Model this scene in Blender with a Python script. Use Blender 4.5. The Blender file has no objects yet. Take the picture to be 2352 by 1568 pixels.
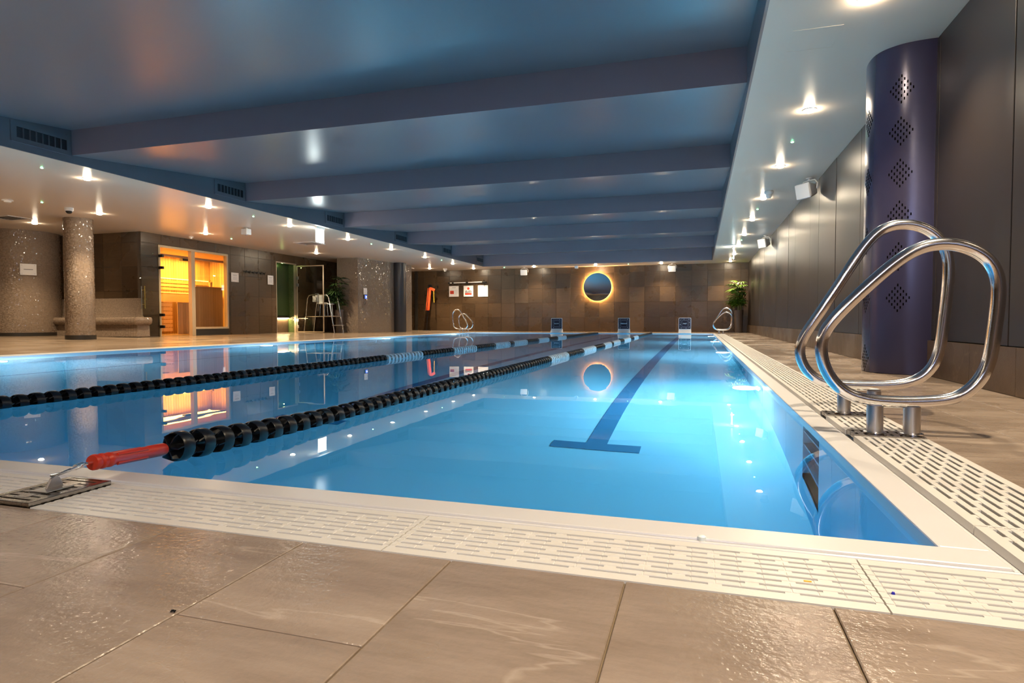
import bpy, bmesh, math, random
from mathutils import Vector, Matrix
random.seed(7)
PI = math.pi
scene = bpy.context.scene
COL = scene.collection

# ------------------------------------------------------------------ camera
cam_d = bpy.data.cameras.new('camera')
cam_d.sensor_width = 36.0
cam_d.lens = 1401.7 / 2352 * 36
cam_d.clip_start = 0.05
cam = bpy.data.objects.new('camera', cam_d)
COL.objects.link(cam)
_yaw, _pit, _rol = 0.297537, -0.0335219, -0.0010409
_fw = Vector((-math.sin(_yaw) * math.cos(_pit), math.cos(_yaw) * math.cos(_pit), math.sin(_pit)))
_rt = Vector((math.cos(_yaw), math.sin(_yaw), 0))
_up = _rt.cross(_fw)
_r2 = _rt * math.cos(_rol) + _up * math.sin(_rol)
_u2 = _up * math.cos(_rol) - _rt * math.sin(_rol)
M = Matrix((_r2, _u2, -_fw)).transposed().to_4x4()
M.translation = Vector((0, 0, 0.44))
cam.matrix_world = M
scene.camera = cam

# ------------------------------------------------------------------ world, exposure
w = bpy.data.worlds.new('world')
w.use_nodes = True
w.node_tree.nodes['Background'].inputs[0].default_value = (0.02, 0.025, 0.03, 1)
w.node_tree.nodes['Background'].inputs[1].default_value = 0.0
scene.world = w
scene.view_settings.view_transform = 'Standard'
scene.view_settings.look = 'None'
scene.view_settings.gamma = 1
scene.view_settings.use_curve_mapping = False
scene.view_settings.exposure = 1.58
cy = scene.cycles
cy.use_denoising = True
cy.max_bounces = 8
cy.diffuse_bounces = 3
cy.glossy_bounces = 4
cy.transmission_bounces = 6
cy.use_adaptive_sampling = True
cy.adaptive_threshold = 0.02
cy.transparent_max_bounces = 8
cy.sample_clamp_indirect = 3.0
cy.sample_clamp_direct = 0.0
cy.blur_glossy = 0.6
cy.caustics_reflective = False
cy.caustics_refractive = True

# light settings
WARM = (1.0, 0.79, 0.535)
SPOT_W = 87.0
POOL_COL = (0.88, 0.92, 1.0)
POOL_W = 98.0

# ------------------------------------------------------------------ materials
def new_mat(name):
    m = bpy.data.materials.new(name)
    m.use_nodes = True
    return m, m.node_tree, m.node_tree.nodes['Principled BSDF']

def mat(name, col, rough=0.5, metal=0.0, spec=0.5, emit=None, estr=0.0, noise=0.0, nscale=20.0, bump=0.0, bscale=60.0, coat=0.0, rvar=0.0):
    m, t, b = new_mat(name)
    b.inputs['Base Color'].default_value = (*col, 1)
    b.inputs['Roughness'].default_value = rough
    b.inputs['Metallic'].default_value = metal
    b.inputs['Specular IOR Level'].default_value = spec
    b.inputs['Coat Weight'].default_value = coat
    b.inputs['Coat Roughness'].default_value = 0.08
    if emit:
        b.inputs['Emission Color'].default_value = (*emit, 1)
        b.inputs['Emission Strength'].default_value = estr
    g = None
    if noise or bump or rvar:
        g = t.nodes.new('ShaderNodeNewGeometry')
    if noise:
        n = t.nodes.new('ShaderNodeTexNoise')
        n.inputs['Scale'].default_value = nscale
        n.inputs['Detail'].default_value = 5
        t.links.new(g.outputs['Position'], n.inputs['Vector'])
        mx = t.nodes.new('ShaderNodeMix'); mx.data_type = 'RGBA'
        mx.inputs['A'].default_value = (*[c * (1 - noise) for c in col], 1)
        mx.inputs['B'].default_value = (*[min(1, c * (1 + noise)) for c in col], 1)
        t.links.new(n.outputs['Fac'], mx.inputs['Factor'])
        t.links.new(mx.outputs['Result'], b.inputs['Base Color'])
    if rvar:
        n3 = t.nodes.new('ShaderNodeTexNoise')
        n3.inputs['Scale'].default_value = 3.0
        n3.inputs['Detail'].default_value = 4
        t.links.new(g.outputs['Position'], n3.inputs['Vector'])
        mr = t.nodes.new('ShaderNodeMapRange')
        mr.inputs['From Min'].default_value = 0.3; mr.inputs['From Max'].default_value = 0.7
        mr.inputs['To Min'].default_value = max(0.03, rough - rvar); mr.inputs['To Max'].default_value = rough + rvar
        t.links.new(n3.outputs['Fac'], mr.inputs['Value'])
        t.links.new(mr.outputs['Result'], b.inputs['Roughness'])
    if bump:
        n2 = t.nodes.new('ShaderNodeTexNoise')
        n2.inputs['Scale'].default_value = bscale
        n2.inputs['Detail'].default_value = 4
        t.links.new(g.outputs['Position'], n2.inputs['Vector'])
        bp = t.nodes.new('ShaderNodeBump')
        bp.inputs['Strength'].default_value = bump
        bp.inputs['Distance'].default_value = 0.01
        t.links.new(n2.outputs['Fac'], bp.inputs['Height'])
        t.links.new(bp.outputs['Normal'], b.inputs['Normal'])
    return m

def stone_tile(name, c1, c2, vein, rough_lo, rough_hi, bump, vein_amt=0.35, scale=1.0, objvar=0.12, stretch=(1, 1, 1), spec=0.5, wet=(), bscale=170, bdet=4):
    m, t, b = new_mat(name)
    N = t.nodes.new; L = t.links.new
    g = N('ShaderNodeNewGeometry'); oi = N('ShaderNodeObjectInfo')
    off = N('ShaderNodeVectorMath'); off.operation = 'SCALE'
    cmb = N('ShaderNodeCombineXYZ')
    L(oi.outputs['Random'], cmb.inputs[0]); L(oi.outputs['Random'], cmb.inputs[1]); L(oi.outputs['Random'], cmb.inputs[2])
    L(cmb.outputs[0], off.inputs[0]); off.inputs['Scale'].default_value = 37.0
    add = N('ShaderNodeVectorMath'); add.operation = 'ADD'
    L(g.outputs['Position'], add.inputs[0]); L(off.outputs[0], add.inputs[1])
    mp = N('ShaderNodeMapping'); mp.inputs['Rotation'].default_value = (0, 0, 0.7); mp.inputs['Scale'].default_value = stretch
    L(add.outputs[0], mp.inputs['Vector'])
    n1 = N('ShaderNodeTexNoise'); n1.inputs['Scale'].default_value = 5 * scale; n1.inputs['Detail'].default_value = 9; n1.inputs['Roughness'].default_value = 0.68
    L(mp.outputs[0], n1.inputs['Vector'])
    cr = N('ShaderNodeMix'); cr.data_type = 'RGBA'
    cr.inputs['A'].default_value = (*c1, 1); cr.inputs['B'].default_value = (*c2, 1)
    rr = N('ShaderNodeMapRange'); rr.inputs['From Min'].default_value = 0.32; rr.inputs['From Max'].default_value = 0.68
    L(n1.outputs['Fac'], rr.inputs['Value']); L(rr.outputs['Result'], cr.inputs['Factor'])
    # thin veins
    n2 = N('ShaderNodeTexNoise'); n2.inputs['Scale'].default_value = 1.3 * scale; n2.inputs['Detail'].default_value = 5; n2.inputs['Distortion'].default_value = 0.6
    L(mp.outputs[0], n2.inputs['Vector'])
    s = N('ShaderNodeMath'); s.operation = 'SUBTRACT'; s.inputs[1].default_value = 0.5; L(n2.outputs['Fac'], s.inputs[0])
    a = N('ShaderNodeMath'); a.operation = 'ABSOLUTE'; L(s.outputs[0], a.inputs[0])
    v = N('ShaderNodeMapRange'); v.inputs['From Min'].default_value = 0.0; v.inputs['From Max'].default_value = 0.008
    v.inputs['To Min'].default_value = vein_amt; v.inputs['To Max'].default_value = 0
    L(a.outputs[0], v.inputs['Value'])
    mv = N('ShaderNodeMix'); mv.data_type = 'RGBA'; mv.inputs['B'].default_value = (*vein, 1)
    L(v.outputs['Result'], mv.inputs['Factor']); L(cr.outputs['Result'], mv.inputs['A'])
    # per piece tone
    hv = N('ShaderNodeHueSaturation')
    mr = N('ShaderNodeMapRange'); mr.inputs['To Min'].default_value = 1 - objvar; mr.inputs['To Max'].default_value = 1 + objvar
    L(oi.outputs['Random'], mr.inputs['Value']); L(mr.outputs['Result'], hv.inputs['Value'])
    L(mv.outputs['Result'], hv.inputs['Color']); L(hv.outputs['Color'], b.inputs['Base Color'])
    b.inputs['Specular IOR Level'].default_value = spec
    # wet and dry patches
    n3 = N('ShaderNodeTexNoise'); n3.inputs['Scale'].default_value = 1.6; n3.inputs['Detail'].default_value = 3
    L(g.outputs['Position'], n3.inputs['Vector'])
    r2 = N('ShaderNodeMapRange'); r2.inputs['From Min'].default_value = 0.40; r2.inputs['From Max'].default_value = 0.60
    r2.inputs['To Min'].default_value = rough_lo; r2.inputs['To Max'].default_value = rough_hi
    L(n3.outputs['Fac'], r2.inputs['Value'])
    ro = r2.outputs['Result']
    for (wx, wy, wr) in wet:
        dn = N('ShaderNodeVectorMath'); dn.operation = 'DISTANCE'; dn.inputs[1].default_value = (wx, wy, 0); L(g.outputs['Position'], dn.inputs[0])
        wm_ = N('ShaderNodeMapRange'); wm_.inputs['From Min'].default_value = wr * .4; wm_.inputs['From Max'].default_value = wr
        wm_.inputs['To Min'].default_value = .06; wm_.inputs['To Max'].default_value = .5; L(dn.outputs['Value'], wm_.inputs['Value'])
        mn = N('ShaderNodeMath'); mn.operation = 'MINIMUM'; L(ro, mn.inputs[0]); L(wm_.outputs['Result'], mn.inputs[1]); ro = mn.outputs[0]
    L(ro, b.inputs['Roughness'])
    n4 = N('ShaderNodeTexNoise'); n4.inputs['Scale'].default_value = bscale; n4.inputs['Detail'].default_value = bdet
    L(g.outputs['Position'], n4.inputs['Vector'])
    ad = N('ShaderNodeMath'); ad.operation = 'ADD'; L(n4.outputs['Fac'], ad.inputs[0]); L(n1.outputs['Fac'], ad.inputs[1])
    bp = N('ShaderNodeBump'); bp.inputs['Strength'].default_value = bump; bp.inputs['Distance'].default_value = 0.004
    L(ad.outputs[0], bp.inputs['Height']); L(bp.outputs['Normal'], b.inputs['Normal'])
    return m

def mosaic_mat(name, col, var, tile=0.024, tilt=0.22, rough=0.16):
    m, t, b = new_mat(name)
    N = t.nodes.new; L = t.links.new
    uv = N('ShaderNodeUVMap'); uv.uv_map = 'UVMap'
    sc = N('ShaderNodeVectorMath'); sc.operation = 'SCALE'; sc.inputs['Scale'].default_value = 1 / tile
    L(uv.outputs[0], sc.inputs[0])
    fl = N('ShaderNodeVectorMath'); fl.operation = 'FLOOR'; L(sc.outputs[0], fl.inputs[0])
    fr = N('ShaderNodeVectorMath'); fr.operation = 'FRACTION'; L(sc.outputs[0], fr.inputs[0])
    wn = N('ShaderNodeTexWhiteNoise'); wn.noise_dimensions = '3D'; L(fl.outputs[0], wn.inputs['Vector'])
    sub = N('ShaderNodeVectorMath'); sub.operation = 'SUBTRACT'; sub.inputs[1].default_value = (.5, .5, .5)
    L(wn.outputs['Color'], sub.inputs[0])
    tl = N('ShaderNodeVectorMath'); tl.operation = 'SCALE'; tl.inputs['Scale'].default_value = tilt
    L(sub.outputs[0], tl.inputs[0])
    g = N('ShaderNodeNewGeometry')
    ad = N('ShaderNodeVectorMath'); ad.operation = 'ADD'; L(g.outputs['Normal'], ad.inputs[0]); L(tl.outputs[0], ad.inputs[1])
    nm = N('ShaderNodeVectorMath'); nm.operation = 'NORMALIZE'; L(ad.outputs[0], nm.inputs[0])
    L(nm.outputs[0], b.inputs['Normal'])
    # joints
    sx = N('ShaderNodeSeparateXYZ'); L(fr.outputs[0], sx.inputs[0])
    def edge(o):
        c = N('ShaderNodeMath'); c.operation = 'SUBTRACT'; c.inputs[1].default_value = .5; L(o, c.inputs[0])
        a = N('ShaderNodeMath'); a.operation = 'ABSOLUTE'; L(c.outputs[0], a.inputs[0]); return a.outputs[0]
    mx = N('ShaderNodeMath'); mx.operation = 'MAXIMUM'; L(edge(sx.outputs[0]), mx.inputs[0]); L(edge(sx.outputs[1]), mx.inputs[1])
    gt = N('ShaderNodeMath'); gt.operation = 'GREATER_THAN'; gt.inputs[1].default_value = .44; L(mx.outputs[0], gt.inputs[0])
    c = N('ShaderNodeMix'); c.data_type = 'RGBA'
    c.inputs['A'].default_value = (*[x * (1 - var) for x in col], 1); c.inputs['B'].default_value = (*[x * (1 + var) for x in col], 1)
    L(wn.outputs['Value'], c.inputs['Factor'])
    c2 = N('ShaderNodeMix'); c2.data_type = 'RGBA'; c2.inputs['B'].default_value = (*[x * .62 for x in col], 1)
    L(gt.outputs[0], c2.inputs['Factor']); L(c.outputs['Result'], c2.inputs['A'])
    L(c2.outputs['Result'], b.inputs['Base Color'])
    b.inputs['Roughness'].default_value = rough
    return m

def wood_mat(name, c1, c2, rough=0.5, axis=2, scale=4):
    m, t, b = new_mat(name)
    N = t.nodes.new; L = t.links.new
    g = N('ShaderNodeNewGeometry'); oi = N('ShaderNodeObjectInfo')
    ad = N('ShaderNodeVectorMath'); ad.operation = 'ADD'; L(g.outputs['Position'], ad.inputs[0]); L(oi.outputs['Random'], ad.inputs[1])
    mp = N('ShaderNodeMapping'); s = [12, 12, 12]; s[axis] = 0.8; mp.inputs['Scale'].default_value = s
    L(ad.outputs[0], mp.inputs['Vector'])
    n = N('ShaderNodeTexNoise'); n.inputs['Scale'].default_value = scale; n.inputs['Detail'].default_value = 6; n.inputs['Distortion'].default_value = 0.5
    L(mp.outputs[0], n.inputs['Vector'])
    mx = N('ShaderNodeMix'); mx.data_type = 'RGBA'; mx.inputs['A'].default_value = (*c1, 1); mx.inputs['B'].default_value = (*c2, 1)
    L(n.outputs['Fac'], mx.inputs['Factor'])
    hv = N('ShaderNodeHueSaturation'); mr = N('ShaderNodeMapRange'); mr.inputs['To Min'].default_value = .85; mr.inputs['To Max'].default_value = 1.12
    L(oi.outputs['Random'], mr.inputs['Value']); L(mr.outputs['Result'], hv.inputs['Value'])
    L(mx.outputs['Result'], hv.inputs['Color']); L(hv.outputs['Color'], b.inputs['Base Color'])
    b.inputs['Roughness'].default_value = rough
    return m

def glass_mat(name, tint=(0.9, 0.95, 0.93), rough=0.0, ior=1.45):
    # thin pane: clear transmission plus fresnel reflection
    m, t, b = new_mat(name)
    N = t.nodes.new; L = t.links.new
    tr = N('ShaderNodeBsdfTransparent'); tr.inputs[0].default_value = (*tint, 1)
    gl = N('ShaderNodeBsdfGlossy'); gl.inputs['Roughness'].default_value = rough; gl.inputs[0].default_value = (1, 1, 1, 1)
    fz = N('ShaderNodeFresnel'); fz.inputs[0].default_value = ior
    ge = N('ShaderNodeNewGeometry'); iv = N('ShaderNodeMath'); iv.operation = 'SUBTRACT'; iv.inputs[0].default_value = 1.0; L(ge.outputs['Backfacing'], iv.inputs[1])
    ml = N('ShaderNodeMath'); ml.operation = 'MULTIPLY'; L(fz.outputs[0], ml.inputs[0]); L(iv.outputs[0], ml.inputs[1])
    mx = N('ShaderNodeMixShader'); L(ml.outputs[0], mx.inputs[0]); L(tr.outputs[0], mx.inputs[1]); L(gl.outputs[0], mx.inputs[2])
    out = t.nodes['Material Output']; L(mx.outputs[0], out.inputs['Surface'])
    return m

def water_mat():
    m, t, b = new_mat('pool_water')
    N = t.nodes.new; L = t.links.new
    gl = N('ShaderNodeBsdfGlass'); gl.inputs['IOR'].default_value = 1.333; gl.inputs['Roughness'].default_value = 0.0
    g = N('ShaderNodeNewGeometry')
    n = N('ShaderNodeTexNoise'); n.inputs['Scale'].default_value = 2.2; n.inputs['Detail'].default_value = 2
    L(g.outputs['Position'], n.inputs['Vector'])
    bp = N('ShaderNodeBump'); bp.inputs['Strength'].default_value = 0.02; bp.inputs['Distance'].default_value = 0.02
    L(n.outputs['Fac'], bp.inputs['Height']); L(bp.outputs['Normal'], gl.inputs['Normal'])
    ab = N('ShaderNodeVolumeAbsorption'); ab.inputs['Color'].default_value = (0.09, 0.765, 0.95, 1); ab.inputs['Density'].default_value = 0.48
    out = t.nodes['Material Output']
    L(gl.outputs[0], out.inputs['Surface']); L(ab.outputs[0], out.inputs['Volume'])
    return m

def emis(name, col, strength, base=(0.8, 0.8, 0.8)):
    return mat(name, base, 0.4, emit=col, estr=strength)

MT = {}
MT['deck'] = stone_tile('deck_stone', (.235, .180, .140), (.350, .280, .228), (.54, .46, .39), .10, .34, .38, vein_amt=.38, objvar=.06, scale=1.5, stretch=(.35, 1.6, 1), wet=((-1.15, .82, .75), (.22, .82, .4), (1.1, 2.0, .5)), bscale=85, bdet=2)
MT['deck_wet'] = stone_tile('deck_stone_wet', (.24, .172, .115), (.30, .22, .15), (.40, .32, .25), .15, .24, .06, vein_amt=.1, objvar=0, stretch=(.5, 1.2, 1))
MT['grout'] = mat('grout', (.20, .145, .085), .8, noise=.2)
MT['walltile'] = stone_tile('wall_stone', (.058, .034, .016), (.084, .051, .026), (.14, .10, .07), .27, .30, .3, vein_amt=.0, objvar=.34, scale=1.3, stretch=(.6, .6, 5))
MT['wallgrout'] = mat('wall_grout', (.085, .062, .044), .8)
MT['skirt'] = stone_tile('skirting_stone', (.070, .044, .026), (.105, .067, .041), (.2, .15, .1), .3, .45, .3, objvar=.08)
MT['panel'] = mat('wall_panel_metal', (.036, .028, .025), .36, metal=.2, spec=.35)
MT['dark'] = mat('dark_gap', (.012, .011, .012), .7)
MT['navy'] = mat('navy_gloss_metal', (.042, .038, .078), .25, metal=.3)
MT['hole'] = mat('hole_black', (.002, .002, .0025), 1.0, spec=0.0)
MT['charcoal'] = mat('charcoal_gloss', (.03, .031, .038), .3)
MT['soffit'] = mat('soffit_paint', (.72, .615, .51), .30, bump=.012, bscale=3, spec=.45)
MT['recess'] = mat('recess_paint', (.145, .13, .14), .28, noise=.05, nscale=1, bump=.012, bscale=3, spec=.58)
MT['riser'] = mat('riser_paint', (.27, .205, .225), .38, spec=.3)  # same paint as the bays, warm light on the risers put into the colour
MT['white'] = mat('white_plastic', (.80, .78, .76), .35)
MT['grate'] = mat('grate_plastic', (.69, .675, .65), .32, noise=.04, nscale=8, bump=.04, bscale=150)
MT['coping'] = mat('coping_white', (.67, .665, .68), .3, noise=.03, nscale=6, bump=.02, bscale=120)
MT['gutter'] = mat('gutter_plastic', (.10, .08, .055), .6)
MT['steel'] = mat('polished_steel', (.86, .85, .86), .12, metal=1.0, bump=.03, bscale=300, rvar=.05)
MT['satin'] = mat('satin_steel', (.55, .53, .53), .30, metal=1.0, bump=.02, bscale=200)
MT['plate'] = mat('dark_steel_plate', (.42, .39, .36), .18, metal=1.0, bump=.12, bscale=160)
MT['black'] = mat('black_plastic', (.006, .0065, .008), .32, spec=.5)
MT['floatwhite'] = mat('pale_plastic', (.76, .84, .87), .35)
MT['red'] = mat('red_plastic', (.60, .038, .014), .36)
MT['pooltile'] = mat('pool_liner', (.62, .80, .86), .45, noise=.02, nscale=1)
MT['poolline'] = mat('pool_line', (.05, .20, .33), .5)
MT['water'] = water_mat()
MT['mosaic'] = mosaic_mat('mosaic_tan', (.27, .20, .145), .08, tilt=.34, rough=.09)
MT['mosaic_g'] = mosaic_mat('mosaic_green', (.07, .10, .035), .2)
MT['mosaic_grey'] = mosaic_mat('mosaic_taupe', (.22, .172, .135), .08, tilt=.30, rough=.09)
MT['tilebase'] = mat('base_tile_dark', (.030, .025, .020), .4)
MT['woodv'] = wood_mat('sauna_wood_upright', (.50, .32, .16), (.68, .47, .26), .5, 2)
MT['woodh'] = wood_mat('sauna_wood_lying', (.50, .32, .16), (.68, .47, .26), .5, 1)
MT['frame'] = wood_mat('sauna_frame_wood', (.48, .36, .22), (.62, .48, .30), .45, 2)
MT['alu'] = mat('bronze_aluminium', (.62, .52, .40), .35, metal=.8)
MT['glass'] = glass_mat('door_glass', (.90, .91, .89))
MT['mirror'] = mat('mirror_silver', (.92, .93, .94), .01, metal=1.0)
MT['brass'] = mat('brass', (.62, .45, .12), .25, metal=1.0)
MT['lens'] = emis('lamp_lens', (1.0, .82, .58), 165.0)
MT['poollens'] = emis('pool_lamp_lens', (.80, .90, 1.0), 30.0)
MT['ring'] = emis('mirror_backlight', (1.0, .60, .20), 150.0)
MT['exit'] = emis('exit_panel', (.88, 1.0, .98), 7.0)
MT['strip'] = emis('bench_light_strip', (1.0, .72, .36), 16.0)
MT['sauna_strip'] = emis('sauna_light_strip', (1.0, .50, .08), 2.5)
MT['green'] = emis('green_led', (.25, 1.0, .4), 9.0)
MT['bluelit'] = emis('control_screen', (.05, .10, .9), 1.2, (.02, .02, .05))
MT['window'] = emis('window_daylight', (.55, .66, 1.0), 9.0)
MT['leaf'] = mat('leaf_green', (.10, .20, .018), .38, noise=.35, nscale=9)
MT['leafdark'] = mat('leaf_deep_green', (.022, .05, .012), .4, noise=.35, nscale=9)  # same palm green, with the dim corner's shade put into the colour
MT['stem'] = mat('cane_green', (.16, .17, .05), .5)
MT['pot'] = mat('pot_bronze', (.10, .075, .065), .3, noise=.1)
MT['soil'] = mat('soil', (.03, .02, .014), .9)
MT['orange'] = mat('rescue_orange', (.85, .10, .02), .5)
MT['yellow'] = mat('yellow_webbing', (.75, .42, .03), .6)
MT['sign'] = mat('sign_white', (.86, .83, .80), .3)
MT['ink'] = mat('ink_grey', (.20, .19, .19), .5)
MT['inkred'] = mat('ink_red', (.62, .05, .02), .5)
MT['signdark'] = mat('sign_plum', (.022, .013, .022), .7, spec=.1)
MT['signline'] = mat('sign_line_grey', (.42, .40, .44), .4)
MT['text'] = mat('sign_text_white', (.8, .8, .82), .4)
MT['cable'] = mat('steel_cable', (.35, .36, .38), .3, metal=1.0)
MT['sauna_roof'] = mat('sauna_lining', (.55, .36, .18), .6)
MT['steam'] = mat('steam_wall', (.020, .036, .008), .4, noise=.2, nscale=3)
MT['blue'] = mat('blue_fleck', (.02, .02, .5), .5)

# ------------------------------------------------------------------ mesh builder
class MB:
    def __init__(s):
        s.v = []; s.f = []; s.uv = {}; s.mi = []
    def _add(s, vs, fs, mi=0):
        b = len(s.v)
        s.v += [tuple(p) for p in vs]
        for f in fs:
            s.f.append(tuple(b + i for i in f)); s.mi.append(mi)
        return s
    def box(s, x0, x1, y0, y1, z0, z1, mi=0):
        vs = [(x0, y0, z0), (x1, y0, z0), (x1, y1, z0), (x0, y1, z0), (x0, y0, z1), (x1, y0, z1), (x1, y1, z1), (x0, y1, z1)]
        return s._add(vs, [(0, 3, 2, 1), (4, 5, 6, 7), (0, 1, 5, 4), (1, 2, 6, 5), (2, 3, 7, 6), (3, 0, 4, 7)], mi)
    def obox(s, c, ax, ay, az, mi=0):
        c = Vector(c); ax = Vector(ax); ay = Vector(ay); az = Vector(az)
        vs = [c + ax * i + ay * j + az * k for k in (-.5, .5) for i, j in ((-.5, -.5), (.5, -.5), (.5, .5), (-.5, .5))]
        return s._add(vs, [(0, 3, 2, 1), (4, 5, 6, 7), (0, 1, 5, 4), (1, 2, 6, 5), (2, 3, 7, 6), (3, 0, 4, 7)], mi)
    def quad(s, a, b, c, d, mi=0):
        return s._add([a, b, c, d], [(0, 1, 2, 3)], mi)
    def tube(s, pts, r, n=8, closed=False, cap=True, mi=0):
        P = [Vector(p) for p in pts]; k = len(P)
        rs = r if isinstance(r, (list, tuple)) else [r] * k
        T = []
        for i in range(k):
            a = P[(i - 1) % k] if (closed or i > 0) else P[i]
            b = P[(i + 1) % k] if (closed or i < k - 1) else P[i]
            T.append((b - a).normalized())
        ref = Vector((0, 0, 1)) if abs(T[0].z) < .9 else Vector((0, 1, 0))
        u = (ref - T[0] * ref.dot(T[0])).normalized()
        vs = []
        for i in range(k):
            u = (u - T[i] * u.dot(T[i])).normalized()
            w_ = T[i].cross(u)
            for j in range(n):
                an = 2 * PI * j / n
                vs.append(P[i] + (u * math.cos(an) + w_ * math.sin(an)) * rs[i])
        fs = []
        for i in range(k if closed else k - 1):
            i2 = (i + 1) % k
            for j in range(n):
                j2 = (j + 1) % n
                fs.append((i * n + j, i * n + j2, i2 * n + j2, i2 * n + j))
        if cap and not closed:
            fs.append(tuple(range(n))[::-1]); fs.append(tuple((k - 1) * n + j for j in range(n)))
        return s._add(vs, fs, mi)
    def cyl(s, a, b, r, n=16, r2=None, mi=0):
        return s.tube([a, b], [r, r if r2 is None else r2], n, mi=mi)
    def lathe(s, prof, c=(0, 0, 0), n=24, axis='z', cap=True, mi=0, a0=0, a1=2 * PI):
        c = Vector(c); vs = []; full = abs(a1 - a0 - 2 * PI) < 1e-6; m = n if full else n + 1
        for r, h in prof:
            for j in range(m):
                an = a0 + (a1 - a0) * j / n
                p = (r * math.cos(an), r * math.sin(an), h)
                if axis == 'y': p = (p[0], p[2], p[1])
                if axis == 'x': p = (p[2], p[0], p[1])
                vs.append(c + Vector(p))
        fs = []
        for i in range(len(prof) - 1):
            for j in range(n):
                j2 = (j + 1) % m
                fs.append((i * m + j, i * m + j2, (i + 1) * m + j2, (i + 1) * m + j))
        if cap and full:
            if prof[0][0] > 1e-6: fs.append(tuple(range(n))[::-1])
            if prof[-1][0] > 1e-6: fs.append(tuple((len(prof) - 1) * n + j for j in range(n)))
        return s._add(vs, fs, mi)
    def prism(s, poly, z0, z1, mi=0, axis='z'):
        n = len(poly)
        def P(p, z):
            return (p[0], p[1], z) if axis == 'z' else ((z, p[0], p[1]) if axis == 'x' else (p[0], z, p[1]))
        vs = [P(p, z0) for p in poly] + [P(p, z1) for p in poly]
        fs = [tuple(range(n))[::-1], tuple(range(n, 2 * n))] + [(i, (i + 1) % n, n + (i + 1) % n, n + i) for i in range(n)]
        return s._add(vs, fs, mi)
    def sheet(s, poly, zs, mi=0):
        # upright ribbon along a plan polyline with metric UV; zs = list of (z, inset)
        d = [0.0]
        for i in range(1, len(poly)):
            d.append(d[-1] + math.hypot(poly[i][0] - poly[i - 1][0], poly[i][1] - poly[i - 1][1]))
        b = len(s.v); n = len(poly)
        for z in zs:
            for p in poly: s.v.append((p[0], p[1], z))
        for k in range(len(zs) - 1):
            for i in range(n - 1):
                f = (b + k * n + i, b + k * n + i + 1, b + (k + 1) * n + i + 1, b + (k + 1) * n + i)
                s.uv[len(s.f)] = [(d[i], zs[k]), (d[i + 1], zs[k]), (d[i + 1], zs[k + 1]), (d[i], zs[k + 1])]
                s.f.append(f); s.mi.append(mi)
        return s
    def loft(s, rings, us, vs_, mi=0):
        # open skin through rings of equal length with UV
        b = len(s.v); n = len(rings[0])
        for r in rings:
            for p in r: s.v.append(tuple(p))
        for i in range(len(rings) - 1):
            for j in range(n - 1):
                s.uv[len(s.f)] = [(us[i], vs_[j]), (us[i + 1], vs_[j]), (us[i + 1], vs_[j + 1]), (us[i], vs_[j + 1])]
                s.f.append((b + i * n + j, b + (i + 1) * n + j, b + (i + 1) * n + j + 1, b + i * n + j + 1)); s.mi.append(mi)
        return s
    def mesh(s, name, mats, smooth=False, fix=True):
        me = bpy.data.meshes.new(name)
        me.from_pydata(s.v, [], s.f)
        if not isinstance(mats, (list, tuple)): mats = [mats]
        for m in mats: me.materials.append(m)
        if len(mats) > 1: me.polygons.foreach_set('material_index', s.mi)
        if s.uv:
            ul = me.uv_layers.new(name='UVMap')
            for p in me.polygons:
                q = s.uv.get(p.index)
                for k, li in enumerate(p.loop_indices):
                    if q: ul.data[li].uv = q[k]
                    else:
                        v = me.vertices[me.loops[li].vertex_index].co; ul.data[li].uv = (v.x + v.y, v.z)
        elif fix:
            bm = bmesh.new(); bm.from_mesh(me)
            bmesh.ops.recalc_face_normals(bm, faces=bm.faces)
            bm.to_mesh(me); bm.free()
        if smooth:
            me.polygons.foreach_set('use_smooth', [True] * len(me.polygons))
            me.set_sharp_from_angle(angle=math.radians(40))
        me.update()
        return me
    def build(s, name, mats, parent=None, smooth=False, loc=None, bevel=0, fix=True, stuff=False):
        me = s.mesh(name, mats, smooth, fix)
        return put(name, me, parent, loc, bevel, stuff)

def put(name, me, parent=None, loc=None, bevel=0, stuff=False):
    o = bpy.data.objects.new(name, me)
    COL.objects.link(o)
    if parent is not None: o.parent = parent
    if loc is not None: o.location = loc
    if bevel:
        m = o.modifiers.new('bevel', 'BEVEL'); m.width = bevel; m.segments = 2; m.limit_method = 'ANGLE'
    if stuff: o['kind'] = 'stuff'
    return o

def tag(o, label, cat, group=None):
    o['label'] = label; o['category'] = cat
    if group: o['group'] = group
    return o
def struct(o, label=None):
    o['kind'] = 'structure'
    if label: o['label'] = label
    return o
def thing(name, label, cat, loc=(0, 0, 0), rz=0.0, group=None):
    o = bpy.data.objects.new(name, None); COL.objects.link(o)
    o.empty_display_size = 0.1
    o.location = loc; o.rotation_euler = (0, 0, rz)
    return tag(o, label, cat, group)
def dup(root, loc=None, label=None, rz=None, scale=None):
    r = root.copy(); COL.objects.link(r)
    if loc is not None: r.location = loc
    if rz is not None: r.rotation_euler = (0, 0, rz)
    if scale is not None: r.scale = scale
    if label: r['label'] = label
    for ch in list(root.children):
        c = ch.copy(); COL.objects.link(c); c.parent = r
        for g in list(ch.children):
            d = g.copy(); COL.objects.link(d); d.parent = c
    return r
def text_mesh(body, size, mat_):
    cu = bpy.data.curves.new('lettering', 'FONT'); cu.body = body; cu.size = size
    cu.align_x = 'CENTER'; cu.align_y = 'CENTER'; cu.extrude = .0006
    ob = bpy.data.objects.new('lettering', cu); COL.objects.link(ob)
    dg = bpy.context.evaluated_depsgraph_get(); dg.update()
    me = bpy.data.meshes.new_from_object(ob.evaluated_get(dg))
    bpy.data.objects.remove(ob); bpy.data.curves.remove(cu)
    me.materials.clear(); me.materials.append(mat_)
    return me
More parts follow.
